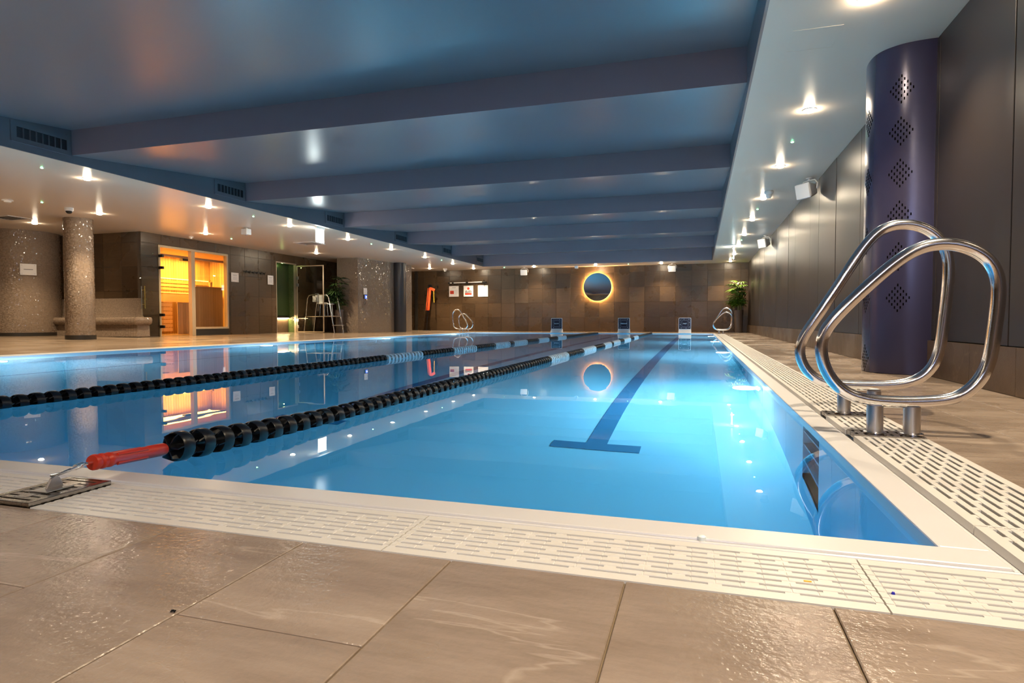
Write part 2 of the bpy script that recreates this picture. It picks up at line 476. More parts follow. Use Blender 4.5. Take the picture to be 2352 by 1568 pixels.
def light(kind, name, loc, energy, col, parent=None, **kw):
    d = bpy.data.lights.new(name, kind); d.energy = energy; d.color = col
    for k, v in kw.items(): setattr(d, k, v)
    o = bpy.data.objects.new(name, d); COL.objects.link(o); o.location = loc
    if parent is not None: o.parent = parent
    return o

# ------------------------------------------------------------------ key dimensions (metres)
PX0, PX1, PY0, PY1 = -8.40, 0.45, 1.37, 22.45      # pool opening
WZ = -0.025                                         # water level
PD = -1.375                                         # pool floor
GR, NW = .018, .219                                 # groove beside the coping, near grate width
CW, GW = 0.10, 0.249                                # coping and grate widths
SZ = 2.656                                          # soffit height
WX, WY = 1.785, 24.87                               # right and far wall faces
LX = -13.17                                         # sauna wall face
NY = -3.5
def lz(x): return max(0.0, .0125 * (-8.8 - x))      # left deck falls towards the pool

# ------------------------------------------------------------------ floor
f = MB()
gx1 = PX1 + CW + .015 + GW     # outer edge of right grate
gy0 = PY0 - CW - GR - NW - .003
gy1 = PY1 + CW + .015 + GW
gx0 = PX0 - CW - .015 - GW
B = -.0045
f.box(-17.5, WX, NY, gy0, -.2, B)
f.box(gx1, WX, gy0, WY, -.2, B)
f.box(gx0, gx1, gy1, WY, -.2, B)
floor = struct(f.build('floor', MT['grout']), 'beige stone tiled pool deck with thin brown joints')
TW, TLEN, GAP = .3165, .635, .0034
tm_cache = {}
def floor_tile(x0, x1, y0, y1):
    k = (round(x1 - x0, 3), round(y1 - y0, 3))
    if k not in tm_cache:
        a, b = (x1 - x0) / 2 - GAP / 2, (y1 - y0) / 2 - GAP / 2
        m = MB(); e = .0015
        vs = [(-a, -b, B), (a, -b, B), (a, b, B), (-a, b, B), (-a, -b, -e), (a, -b, -e), (a, b, -e), (-a, b, -e),
              (-a + e, -b + e, 0), (a - e, -b + e, 0), (a - e, b - e, 0), (-a + e, b - e, 0)]
        fs = [(0, 1, 5, 4), (1, 2, 6, 5), (2, 3, 7, 6), (3, 0, 4, 7), (4, 5, 9, 8), (5, 6, 10, 9), (6, 7, 11, 10), (7, 4, 8, 11), (8, 9, 10, 11)]
        m._add(vs, fs); tm_cache[k] = m.mesh('tile', MT['deck'])
    put('tile', tm_cache[k], floor, ((x0 + x1) / 2, (y0 + y1) / 2, 0))
def lay(xs, ya, yb, ph):
    for i in range(len(xs) - 1):
        k0 = ph + (TLEN / 2 if i % 2 else 0)
        y = k0 + math.floor((ya - k0) / TLEN) * TLEN
        while y < yb - .01:
            lo, hi = max(y, ya), min(y + TLEN, yb)
            if hi - lo > .03: floor_tile(xs[i], xs[i + 1], lo, hi)
            y += TLEN
sx = -.116 - 7 * TW
lay([sx + k * TW for k in range(13)] + [WX], -.2, gy0, .717 + TLEN / 2)
lay([gx1, 1.13, 1.45, WX], gy0, 24.85, .4)
# plain further deck: left slope, behind camera, far strip
f = MB()
f.quad((gx0, NY, 0), (gx0, WY, 0), (-17.5, WY, lz(-17.5)), (-17.5, NY, lz(-17.5)))
f.box(-17.5, gx0, NY, WY, -.3, -.2)
struct(f.build('floor_left', MT['deck_wet'], fix=False), 'wet glossy beige deck left of the pool')
f = MB(); f.box(gx0, gx1, gy1, WY, B, 0); f.box(sx - 0.0, WX, NY, -.2, B, 0); f.box(gx0, sx, NY, gy0, B, 0)
struct(f.build('floor_far', MT['deck_wet']), 'plain beige deck at the ends of the pool')

# ------------------------------------------------------------------ pool shell
NI0, NI1 = 2.72, 3.12    # step niche in the right pool wall
WXI = PX1 + .02
p = MB()
p.box(PX0 - .02, WXI, PY0 - .02, PY1 + .02, PD - .2, PD)                      # bottom
p.box(PX0 - .09, PX0 - .02, PY0 - .09, PY1 + .09, PD, -.06)                   # left wall
p.box(PX0 - .02, WXI, PY0 - .09, PY0 - .02, PD, -.06)
p.box(PX0 - .02, WXI, PY1 + .02, PY1 + .09, PD, -.06)
p.box(WXI, WXI + .07, PY0 - .09, NI0, PD, -.06)
p.box(WXI, WXI + .07, NI1, PY1 + .09, PD, -.06)
p.box(WXI, WXI + .07, NI0, NI1, PD, -1.05)
# niche back and cheeks
p.box(WXI + .07, WXI + .22, NI0 - .03, NI0, -1.1, -.06)
p.box(WXI + .07, WXI + .22, NI1, NI1 + .03, -1.1, -.06)
p.box(WXI + .20, WXI + .23, NI0, NI1, -1.1, -.06)
p.box(WXI + .0, WXI + .22, NI0, NI1, -1.1, -1.05)
pool = struct(p.build('pool_basin', MT['pooltile']), 'pale blue lined swimming pool basin under still water')
pool['category'] = 'pool'
st = MB()
for z in (-.29, -.56, -.83):
    st = MB(); st.box(WXI + .002, WXI + .2, NI0 + .004, NI1 - .004, z - .03, z)
    for k in range(5): st.box(WXI + .03 + k * .032, WXI + .042 + k * .032, NI0 + .03, NI1 - .03, z, z + .006)
    st.build('step', MT['poolline'], pool)
# lane lines on the floor
def lane(xc):
    l = MB(); z = PD; w2 = .064
    l.box(xc - w2, xc + w2, 3.62, 20.2, z - .002, z + .004)
    l.box(xc - .27, xc + .27, 3.62, 3.745, z - .002, z + .0045)
    l.box(xc - .27, xc + .27, 20.08, 20.2, z - .002, z + .0045)
    l.build('lane_line', MT['poolline'], pool)
for xc in (-.60, -2.63): lane(xc)
l = MB(); l.box(-6.98, -6.93, 1.5, 22.3, PD - .002, PD + .003); l.build('lane_line', MT['poolline'], pool)
# water body (volume reaches just past the liner)
wm = MB()
e = .012; X0, X1, Y0, Y1 = PX0 - .02 - e, WXI + e, PY0 - .02 - e, PY1 + .02 + e
poly = [(X0, Y0), (X1, Y0), (X1, NI0 - e), (WXI + .21, NI0 - e), (WXI + .21, NI1 + e), (X1, NI1 + e), (X1, Y1), (X0, Y1)]
wm.prism(poly, PD - .02, WZ)
water = wm.build('water', MT['water'])
water['label'] = 'still clear blue pool water mirroring the room'; water['category'] = 'water'; water['kind'] = 'structure'

# coping frame with a raised rounded outer lip
def ring_boxes(m, a0, a1, b0, b1, wd, z0, z1, out=0.0):
    # rectangular ring around the opening, from offset out to out+wd
    m.box(a0 - out - wd, a1 + out + wd, b0 - out - wd, b0 - out, z0, z1)
    m.box(a0 - out - wd, a1 + out + wd, b1 + out, b1 + out + wd, z0, z1)
    m.box(a0 - out - wd, a0 - out, b0 - out, b1 + out, z0, z1)
    m.box(a1 + out, a1 + out + wd, b0 - out, b1 + out, z0, z1)
c = MB(); ring_boxes(c, PX0, PX1, PY0, PY1, CW - .012, -.06, 0)
cop = struct(c.build('trim_1', MT['coping'], bevel=.004), 'white coping edge around the pool')
c = MB(); ring_boxes(c, PX0, PX1, PY0, PY1, .012, -.06, -.004, CW - .012)
c.build('lip', MT['coping'], cop, bevel=.005)
c = MB(); ring_boxes(c, PX0, PX1, PY0, PY1, GR + .012, -.06, -.024, CW)
c.build('ledge', MT['coping'], cop)
# gutter channel under the grates
c = MB()
ring_boxes(c, PX0, PX1, PY0, PY1, GW + .02, -.2, -.12, CW)
struct(c.build('trim_2', MT['gutter']), 'sunken gutter channel beneath the overflow grates')

# ------------------------------------------------------------------ overflow grates
def grate_mesh(L, W, rows=8, slot=.105, gap=.022, th=.02, gr=True):
    m = MB(); mg = .018; edge = .012
    pitch = (W - 2 * mg) / rows; sw = pitch * .38
    def strip(a, b, pads):
        if not pads:
            m.box(0, L, a, b, -th, 0); return
        m.box(0, L, a, b, -th, -.0010)
        q = pt / 3; x = edge
        m.box(0, edge - .001, a, b, -.0010, 0)
        while x < L - edge - .004:
            x2 = min(x + q, L - edge)
            xa, xb = x + .0006, x2 - .0006
            bb_ = len(m.v)
            m.v += [(xa, a, -.0010), (xb, a, -.0010), (xb, b, -.0010), (xa, b, -.0010), (xa + .0010, a + .0006, 0), (xb - .0010, a + .0006, 0), (xb - .0010, b - .0006, 0), (xa + .0010, b - .0006, 0)]
            for f_ in ((4, 5, 6, 7), (0, 1, 5, 4), (1, 2, 6, 5), (2, 3, 7, 6), (3, 0, 4, 7)):
                m.f.append(tuple(bb_ + i_ for i_ in f_)); m.mi.append(0)
            x = x2
        m.box(L - edge + .001, L, a, b, -.0010, 0)
    y = 0.0; prev = 0.0
    n = max(1, int(round((L - 2 * edge) / (slot + gap)))); pt = (L - 2 * edge) / n
    for r in range(rows):
        yc = mg + (r + .5) * pitch
        strip(prev, yc - sw / 2, r > 0)
        # bridges
        off = 0 if r % 2 == 0 else pt / 2
        xs = [0.0]; 
        br = []
        k = 0
        pos = edge + off
        cur = 0.0
        if off: br.append((0, edge))
        else: br.append((0, edge + 0.0))
        x = edge + off
        if off: br.append((x - gap / 2, x + gap / 2))
        while x + pt < L - edge - 1e-4:
            x += pt
            if x < L - edge - gap: br.append((x - gap / 2, x + gap / 2))
        br.append((L - edge, L))
        for a, b in br: m.box(a, b, yc - sw / 2, yc + sw / 2, -th, -.0012)
        prev = yc + sw / 2
    m.box(0, L, prev, W, -th, 0)
    return m.mesh('grate_panel', MT['grate'])
gm = {}
def grate(L, W):
    k = (round(L, 3), round(W, 3))
    if k not in gm: gm[k] = grate_mesh(L, W)
    return gm[k]
ORD = ['first', 'second', 'third', 'fourth', 'fifth', 'sixth', 'seventh', 'eighth', 'ninth', 'tenth', 'eleventh', 'twelfth', 'thirteenth',
       'fourteenth', 'fifteenth', 'sixteenth', 'seventeenth', 'eighteenth', 'nineteenth', 'twentieth', 'twenty-first', 'twenty-second']
NG0 = PY0 - CW - GR - NW       # near grate outer edge
# near row, panels run along X
edges = [.815, .281, -.58, -1.512]
edges += [-1.672] + [max(-8.49, -1.672 - .86 * k) for k in range(1, 9)]
names_near = ['at the near right pool corner', 'left of the corner panel along the near pool edge', 'on the near edge, right of the rope anchor', None]
idx = 0
for i in range(len(edges) - 1):
    a, b = edges[i + 1] + .0015, edges[i] - .0015
    if i == 3: continue                     # steel anchor plate sits here
    o = put('grate_panel', grate(b - a, NW), None, (a, NG0, 0))
    lab = names_near[i] if i < 3 else 'on the near edge, %s left of the anchor' % ORD[i - 4]
    tag(o, 'white slotted overflow grate ' + lab, 'grate', 'overflow grates along the near pool edge')
# right row, panels run along Y
RX0 = PX1 + CW + GR
YF = 21.62; YP = .067
ys = [NG0 + .24, 1.531, 2.67 - YP, 2.67 + YP, 3.20 - YP, 3.20 + YP, 4.39, 5.46, 6.53] + [6.53 + 1.07 * k for k in range(1, 14)] + [YF - YP, YF + YP, YF + .53 - YP, YF + .53 + YP, PY1 + CW]
gaps = (2, 4, len(ys) - 5, len(ys) - 3)
for i in range(len(ys) - 1):
    if i in gaps: continue
    a, b = ys[i] + .002, ys[i + 1] - .002
    o = put('grate_panel', grate(b - a, GW), None, (RX0 + GW, a, 0)); o.rotation_euler = (0, 0, PI / 2)
    lab = {0: 'at the near right corner beside the pool edge', 1: 'just in front of the near handrails', 3: 'between the two near handrails',
           len(ys) - 4: 'between the two far right handrails', len(ys) - 2: 'at the far right pool corner'}.get(i, 'on the right edge, %s beyond the near handrails' % ORD[max(0, i - 5)])
    tag(o, 'white slotted overflow grate ' + lab, 'grate', 'overflow grates along the right pool edge')
# left and far rows: long thin strips
for a, b, lab in ((gy0, YF + .05 - YP, 'long white overflow grate along the left pool edge'), (YF + .05 + YP, YF + .62 - YP, 'short white overflow grate between the far left handrails'), (YF + .62 + YP, gy1, 'short white overflow grate at the far left pool corner')):
    o = put('overflow_grate', grate_mesh(b - a - .004, GW, 8), None, (PX0 - CW - GR, a + .002, 0)); o.rotation_euler = (0, 0, PI / 2)
    tag(o, lab, 'grate')
o = put('overflow_grate', grate_mesh(PX1 + CW - PX0 + CW, GW, 8), None, (PX0 - CW, PY1 + CW + GR, 0))
tag(o, 'long white overflow grate along the far pool edge', 'grate')

# ------------------------------------------------------------------ ceiling: soffit ring and saw-tooth recess
RXL, RXR, RY0, RY1 = -8.43, .428, -.41, 23.5
c = MB()
c.box(RXR, WX + .1, NY, WY + .1, SZ, SZ + .02)
c.box(-17.6, RXL, NY, WY + .1, SZ, SZ + .02)
c.box(RXL, RXR, RY1, WY + .1, SZ, SZ + .02)
c.box(RXL, RXR, NY, RY0, SZ, SZ + .02)
sof = struct(c.build('ceiling', MT['soffit']), 'low glossy cream soffit around the recessed ceiling')
c = MB()
ZL, ZH, BAY = 2.765, 3.115, 3.43
pts = [(RY0 + .002, SZ - .0004), (RY0 + .002, ZL)]
for k in range(7):
    y0 = RY0 + .0 + BAY * k; y1 = min(y0 + BAY, RY1)
    if k == 0: pass
    pts.append((y1, ZH)); pts.append((y1, ZL))
pts[-2] = (RY1 - .002, ZH); pts[-1] = (RY1 - .002, SZ - .0004)
for (ya, za), (yb, zb) in zip(pts[:-1], pts[1:]):
    c.quad((RXL, ya, za), (RXR, ya, za), (RXR, yb, zb), (RXL, yb, zb), 1 if abs(ya - yb) < 1e-6 else 0)
rec = struct(c.build('ceiling_recess', [MT['recess'], MT['riser']], fix=False), 'grey blue stepped recess of the ceiling above the pool')
c = MB()
c.box(RXL - .02, RXL + .002, RY0, RY1, SZ - .0004, 3.3); c.box(RXR - .002, RXR + .02, RY0, RY1, SZ - .0004, 3.3)
struct(c.build('ceiling_bulkhead', MT['recess']), 'grey blue upright side of the ceiling recess')

# ------------------------------------------------------------------ walls
def wall_tiles(parent, origin, ux, length, height, tw=.6, th=.6, z0=0.0, skip=None, depth=.010, jit=.0015, mat_=None, off=0.0):
    ux = Vector(ux); nrm = ux.cross(Vector((0, 0, 1)))
    nx = int(math.ceil((length - off) / tw)) + (1 if off else 0); nz = int(math.ceil(height / th))
    cache = {}
    for j in range(nz):
        for i in range(nx):
            a, b = max(0, off + (i - (1 if off else 0)) * tw), min(length, off + (i + 1 - (1 if off else 0)) * tw)
            c0, c1 = z0 + j * th, min(z0 + height, z0 + (j + 1) * th)
            cells = [(a, b, c0, c1)]
            if skip:
                for s0, s1, t0, t1 in skip:
                    new = []
                    for (a_, b_, c_, d_) in cells:
                        if b_ <= s0 or a_ >= s1 or d_ <= t0 or c_ >= t1: new.append((a_, b_, c_, d_)); continue
                        if a_ < s0: new.append((a_, s0, c_, d_))
                        if b_ > s1: new.append((s1, b_, c_, d_))
                        m0, m1 = max(a_, s0), min(b_, s1)
                        if c_ < t0: new.append((m0, m1, c_, t0))
                        if d_ > t1: new.append((m0, m1, t1, d_))
                    cells = new
            for (a_, b_, c_, d_) in cells:
                if b_ - a_ < .02 or d_ - c_ < .02: continue
                g = .006
                key = (round(b_ - a_, 3), round(d_ - c_, 3))
                if key not in cache:
                    hx, hz, dp = (b_ - a_) / 2 - g / 2, (d_ - c_) / 2 - g / 2, depth; e_ = .002
                    m = MB()
                    vs = [(-hx, 0, -hz), (hx, 0, -hz), (hx, 0, hz), (-hx, 0, hz), (-hx, dp - e_, -hz), (hx, dp - e_, -hz), (hx, dp - e_, hz), (-hx, dp - e_, hz),
                          (-hx + e_, dp, -hz + e_), (hx - e_, dp, -hz + e_), (hx - e_, dp, hz - e_), (-hx + e_, dp, hz - e_)]
                    fs = [(0, 1, 5, 4), (1, 2, 6, 5), (2, 3, 7, 6), (3, 0, 4, 7), (4, 5, 9, 8), (5, 6, 10, 9), (6, 7, 11, 10), (7, 4, 8, 11), (8, 9, 10, 11)]
                    m._add(vs, fs); cache[key] = m.mesh('tile', mat_ or MT['walltile'])
                o = put('tile', cache[key], parent)
                pos = Vector(origin) + ux * ((a_ + b_) / 2) + Vector((0, 0, (c_ + d_) / 2)) + nrm * random.uniform(-jit, 0)
                R = Matrix((-ux, nrm, Vector((0, 0, 1)))).transposed()
                o.matrix_local = Matrix.Translation(pos) @ R.to_4x4() @ Matrix.Rotation(random.uniform(-.0012, .0012), 4, 'X') @ Matrix.Rotation(random.uniform(-.0012, .0012), 4, 'Z')

# far wall: faces -Y
wf = MB(); wf.box(-14.5, WX + .1, WY + .012, WY + .15, 0, SZ)
wall_far = struct(wf.build('wall_far', MT['wallgrout']), 'dark brown stone tiled end wall')
wall_tiles(wall_far, (-14.1, WY + .012, 0), (1, 0, 0), 14.1 + WX, SZ)
# near wall behind the camera
wn_ = MB(); wn_.box(-17.6, WX + .1, NY - .15, NY, 0, SZ)
struct(wn_.build('wall_near', MT['walltile']), 'dark stone wall behind the camera')
for k in range(3):  # lit panes added out of view to stand for the far wall's reflection
    g_ = MB(); g_.box(-.42 + k * .42, -.05 + k * .42, NY - .01, NY + .01, 1.95, 2.5)
    o = struct(g_.build('window_%d' % (k + 1), MT['window']))
    fr = MB()
    for a, b, c0, c1 in ((-.02, .39, -.02, 0), (-.02, .39, .55, .57), (-.02, 0, 0, .55), (.37, .39, 0, .55)):
        fr.box(-.42 + k * .42 + a, -.42 + k * .42 + b, NY, NY + .03, 1.95 + c0, 1.95 + c1)
    fr.build('window_frame', MT['alu'], o)
# right wall: dark metal panels over stone skirting
wr = MB(); wr.box(WX, WX + .15, NY, WY + .15, 0, SZ)
wall_right = struct(wr.build('wall_right', MT['dark']), 'right wall of tall dark bronze metal panels')
seams = [-3.5, -2.2, -1.0, .2, 1.5, 2.8, 4.36, 5.56, 6.75, 7.96, 9.29, 10.53, 11.32, 12.99, 13.9, 15.03, 16.02, 17.25, 18.93, 20.26, 21.79, 23.1, 24.86]
for a, b in zip(seams[:-1], seams[1:]):
    m = MB(); t_ = random.uniform(0, .004)
    m.box(WX - .016 - t_, WX, a + .006, b - .006, .287, SZ - .004)
    m.build('panel', MT['panel'], wall_right, bevel=.003)
bb = MB(); bb.box(WX - .03, WX, NY, WY, .0, .28)
base_r = struct(bb.build('baseboard_right', MT['dark']))
y = 4.2 - 12 * .63
while y < WY:
    a, b = max(y, NY), min(y + .63, WY)
    if b - a > .02:
        m = MB(); m.box(WX - .042, WX - .028, a + .002, b - .002, .003, .283); m.build('tile', MT['skirt'], base_r)
    y += .63
# sauna wall (faces +X)
D0, D1 = 12.26, 13.33       # sauna door frame
W1 = 14.66                  # window end
S0, S1 = 16.77, 17.82       # steam door
FT = 2.39                   # frame top
lf = lz(LX)
ws = MB()
ws.box(LX - .12, LX - .012, 11.76, D0, 0, SZ); ws.box(LX - .12, LX - .012, D0, W1, FT, SZ); ws.box(LX - .12, LX - .012, D1, W1, 0, .23)
ws.box(LX - .12, LX - .012, W1, S0, 0, SZ); ws.box(LX - .12, LX - .012, S0, S1, FT, SZ); ws.box(LX - .12, LX - .012, S1, 22.6, 0, SZ)
wall_sauna = struct(ws.build('wall_left', MT['wallgrout']), 'dark brown tiled wall with the sauna and steam room')
wall_tiles(wall_sauna, (LX - .012, 11.76, 0), (0, 1, 0), 22.6 - 11.76, SZ, skip=[(D0 - 11.76, W1 - 11.76, -1, FT), (S0 - 11.76, S1 - 11.76, -1, FT)])
m = MB(); m.box(LX - .012, LX, D1, W1, .05, .23); m.build('plinth', MT['tilebase'], wall_sauna)
# short tiled wall behind the bench (faces -Y)
wb = MB(); wb.box(-16.2, LX - .012, 11.772, 11.9, 0, SZ)
wall_b = struct(wb.build('wall_left_back', MT['wallgrout']), 'dark tiled wall behind the mosaic bench')
wall_tiles(wall_b, (-16.2, 11.772, 0), (1, 0, 0), -16.2 * -1 + LX, SZ, z0=0)
# back of the left side zone (out of view)
m = MB(); m.box(-17.6, -17.4, NY, 11.0, 0, SZ); struct(m.build('wall_left_near', MT['walltile']))
# mosaic drum at far left
dc, dr = (-16.35, 11.1), .85
poly = [(dc[0] + dr * math.cos(a), dc[1] + dr * math.sin(a)) for a in [math.radians(-150 + 8 * k) for k in range(27)]]
m = MB(); m.sheet(poly, [.16, 2.66])
drum = struct(m.build('wall_drum', MT['mosaic'], smooth=True, fix=False), 'curved tan mosaic wall at the far left')
m = MB(); pb = [(dc[0] + (dr + .004) * math.cos(a), dc[1] + (dr + .004) * math.sin(a)) for a in [math.radians(-150 + 8 * k) for k in range(27)]]
m.sheet(pb, [.05, .17]); m.build('skirting', MT['tilebase'], drum, smooth=True, fix=False)
# mosaic block at the back left
A_, B_, C_, D_ = (-12.24, 22.15), (-12.24, 18.85), (-11.41, 18.85), (-10.95, 22.1)
m = MB(); m.sheet([A_, B_, C_, D_, (-12.24, 22.15)], [0, SZ])
struct(m.build('wall_mosaic', MT['mosaic_grey'], fix=False), 'taupe mosaic block beside the dark column')
# closing pieces out of sight
m = MB(); m.box(-14.5, -14.3, 22.6, WY + .1, 0, SZ); m.box(-14.5, LX - .1, 22.5, 22.6, 0, SZ); struct(m.build('wall_passage', MT['tilebase']))
m = MB(); m.box(-12.15, -12.02, WY - .05, WY + .01, 0.02, SZ); struct(m.build('trim_3', MT['tilebase']), 'dark upright strip at the left end of the far wall')

# ------------------------------------------------------------------ columns
# navy clad column against the right wall
cc, cr = (1.765, 6.02), .385
arc = [(WX - .01, 5.625), (1.70, 5.628), (1.60, 5.645), (1.53, 5.672), (1.47, 5.715), (1.425, 5.765), (1.395, 5.83), (1.38, 5.90), (1.375, 6.0), (1.385, 6.12), (1.42, 6.24), (1.50, 6.34), (1.62, 6.40), (WX - .01, 6.42)]
def smooth_poly(P, it=2):
    for _ in range(it):
        Q = [P[0]]
        for a, b in zip(P[:-1], P[1:]):
            Q += [(a[0] * .75 + b[0] * .25, a[1] * .75 + b[1] * .25), (a[0] * .25 + b[0] * .75, a[1] * .25 + b[1] * .75)]
        Q.append(P[-1]); P = Q
    return P
arc = smooth_poly(arc, 2)
m = MB(); m.sheet(arc, [0.004, SZ])
coln = m.build('column', MT['navy'], smooth=True, fix=False); struct(coln, 'dark navy metal clad column with diamond perforations'); coln['category'] = 'column'
# walking length along the clad face for the perforations
dl = [0]
for a, b in zip(arc[:-1], arc[1:]): dl.append(dl[-1] + math.hypot(b[0] - a[0], b[1] - a[1]))
def on_arc(s_):
    for i in range(len(dl) - 1):
        if dl[i + 1] >= s_:
            t_ = (s_ - dl[i]) / (dl[i + 1] - dl[i]); a, b = arc[i], arc[i + 1]
            tx, ty = (b[0] - a[0]) / (dl[i + 1] - dl[i]), (b[1] - a[1]) / (dl[i + 1] - dl[i])
            return (a[0] + (b[0] - a[0]) * t_, a[1] + (b[1] - a[1]) * t_), (tx, ty)
    return arc[-1], (0, 1)
def diamond(sc, zc):
    m = MB(); q = 5
    for i in range(-q, q + 1):
        for j in range(-q, q + 1):
            if (i + j) % 2 or abs(i) + abs(j) > q: continue
            (px, py), (tx, ty) = on_arc(sc + i * .020)
            nx, ny = -ty, tx
            if nx > 0 and ny > 0: nx, ny = -nx, -ny
            nx, ny = (ty, -tx)
            # outward is away from the wall centre
            if (px - 1.9) * nx + (py - 6.02) * ny < 0: nx, ny = -nx, -ny
            m.obox((px + nx * .0005, py + ny * .0005, zc + j * .026), (tx * .009, ty * .009, 0), (nx * .002, ny * .002, 0), (0, 0, .021))
    m.build('perforation', MT['hole'], coln, stuff=True)  # black plates on the cladding stand for the shade inside the holes
# tan mosaic column
lc = (-12.87, 9.95)
m = MB(); poly = [(lc[0] + .275 * math.cos(a), lc[1] + .275 * math.sin(a)) for a in [2 * PI * k / 48 for k in range(49)]]
m.sheet(poly, [.14, SZ]); colm = struct(m.build('column_mosaic', MT['mosaic'], smooth=True, fix=False), 'round tan mosaic column on a dark base ring'); colm['category'] = 'column'
m = MB(); m.lathe([(.285, .03), (.285, .145), (.27, .145)], (lc[0], lc[1], 0), 48); m.build('base_ring', MT['tilebase'], colm, smooth=True)
# dark slim column by the mosaic block
m = MB(); m.lathe([(.245, 0.02), (.245, SZ)], (-10.97, 21.12, 0), 32); colk = struct(m.build('column_dark', MT['charcoal'], smooth=True), 'plain dark charcoal column against the taupe mosaic'); colk['category'] = 'column'
dz0 = sum(1 for _ in ())
# perforation columns: one facing the camera, one round on the pool side
s_mid = next(dl[i] for i in range(len(dl)) if arc[i][0] < 1.548)
for k in range(6):
    diamond(s_mid, 2.30 - k * .335)
s_side = next(dl[i] for i in range(len(dl)) if arc[i][1] > 5.95)
for k in range(5):
    diamond(s_side, 2.13 - k * .335 * 1.5)

# ------------------------------------------------------------------ handrails
R1 = [(0.633, 0.123), (0.737, 0.126), (0.834, 0.129), (0.886, 0.137), (0.922, 0.147), (0.953, 0.163), (0.983, 0.193), (1.013, 0.236), (1.028, 0.284), (1.033, 0.331), (1.041, 0.42), (1.05, 0.509), (1.054, 0.568), (1.047, 0.621), (1.024, 0.662), (0.988, 0.696), (0.942, 0.718), (0.895, 0.729), (0.849, 0.731), (0.807, 0.723), (0.76, 0.701), (0.717, 0.668), (0.648, 0.599), (0.582, 0.535), (0.516, 0.461), (0.482, 0.419), (0.465, 0.381), (0.458, 0.343), (0.462, 0.292), (0.479, 0.235), (0.508, 0.191), (0.543, 0.161), (0.583, 0.137)]
R2 = [(0.645, 0.136), (0.745, 0.135), (0.863, 0.137), (0.927, 0.148), (0.977, 0.175), (1.017, 0.221), (1.039, 0.279), (1.046, 0.337), (1.053, 0.438), (1.063, 0.552), (1.073, 0.666), (1.072, 0.723), (1.052, 0.788), (1.014, 0.839), (0.958, 0.874), (0.894, 0.887), (0.831, 0.883), (0.779, 0.856), (0.741, 0.814), (0.677, 0.698), (0.605, 0.569), (0.538, 0.461), (0.491, 0.393), (0.464, 0.343), (0.454, 0.301), (0.462, 0.248), (0.49, 0.191), (0.536, 0.152), (0.584, 0.139)]
def catmull(P, sub=4, closed=True):
    n = len(P); out = []
    for i in range(n):
        p0, p1, p2, p3 = [Vector(P[(i + k) % n]) for k in (-1, 0, 1, 2)]
        for j in range(sub):
            t = j / sub
            out.append(.5 * ((2 * p1) + (p2 - p0) * t + (2 * p0 - 5 * p1 + 4 * p2 - p3) * t * t + (3 * p1 - p0 - 3 * p2 + p3) * t ** 3))
    return out
def relax(P, it=3):
    for _ in range(it):
        n = len(P); P = [((P[i - 1][0] + 2 * P[i][0] + P[(i + 1) % n][0]) / 4, (P[i - 1][1] + 2 * P[i][1] + P[(i + 1) % n][1]) / 4) for i in range(n)]
    return P
XB = .72
def make_rail(pts, label):
    t = thing('handrail', label, 'handrail', (XB, 0, 0), 0, 'pool ladder handrails')
    P = [Vector((a - XB, 0, b)) for a, b in relax(pts, 2)]
    m = MB(); m.tube(catmull(P, 3), .0235, 14, closed=True); m.build('loop_tube', MT['steel'], t, smooth=True)
    for x in (-.064, .061):
        m = MB(); m.lathe([(.029, .006), (.029, .10), (.0285, .112)], (x, 0, 0), 20); m.build('post', MT['satin'], t, smooth=True)
        m = MB(); m.lathe([(.040, .004), (.040, .010), (.031, .013)], (x, 0, 0), 24); m.build('flange', MT['steel'], t, smooth=True)
    m = MB(); W = GW; pl = .066; x0 = RX0 - XB + .004; x1 = x0 + GW - .008; th = .004
    # slotted steel base plate let into the grate
    nb = 8; sl = (x1 - x0) / nb
    m.box(x0, x1, -pl, -pl + .018, -.012, th); m.box(x0, x1, pl - .018, pl, -.012, th); m.box(x0, x1, -.012, .012, -.012, th)
    for k in range(nb + 1):
        xx = x0 + k * sl
        m.box(max(x0, xx - .010), min(x1, xx + .010), -pl + .018, pl - .018, -.012, th - .0004)
    m.build('base_plate', MT['plate'], t)
    return t
ra = make_rail(R1, 'low looped steel handrail in front at the near right pool edge'); ra.location = (XB, 2.67, 0)
rb = make_rail(R2, 'tall looped steel handrail just behind the nearest one'); rb.location = (XB, 3.20, 0)
dup(ra, (XB, YF, 0), 'low looped steel handrail at the far right pool corner')
dup(rb, (XB, YF + .53, 0), 'tall looped steel handrail at the far right corner, before the potted palm')
XLB = PX0 - (XB - PX1)
dup(ra, (XLB, YF + .62, 0), 'low looped steel handrail at the far left pool corner, right of the tall one', rz=PI)
dup(rb, (XLB, YF + .05, 0), 'tall looped steel handrail at the far left pool corner below the notices', rz=PI)

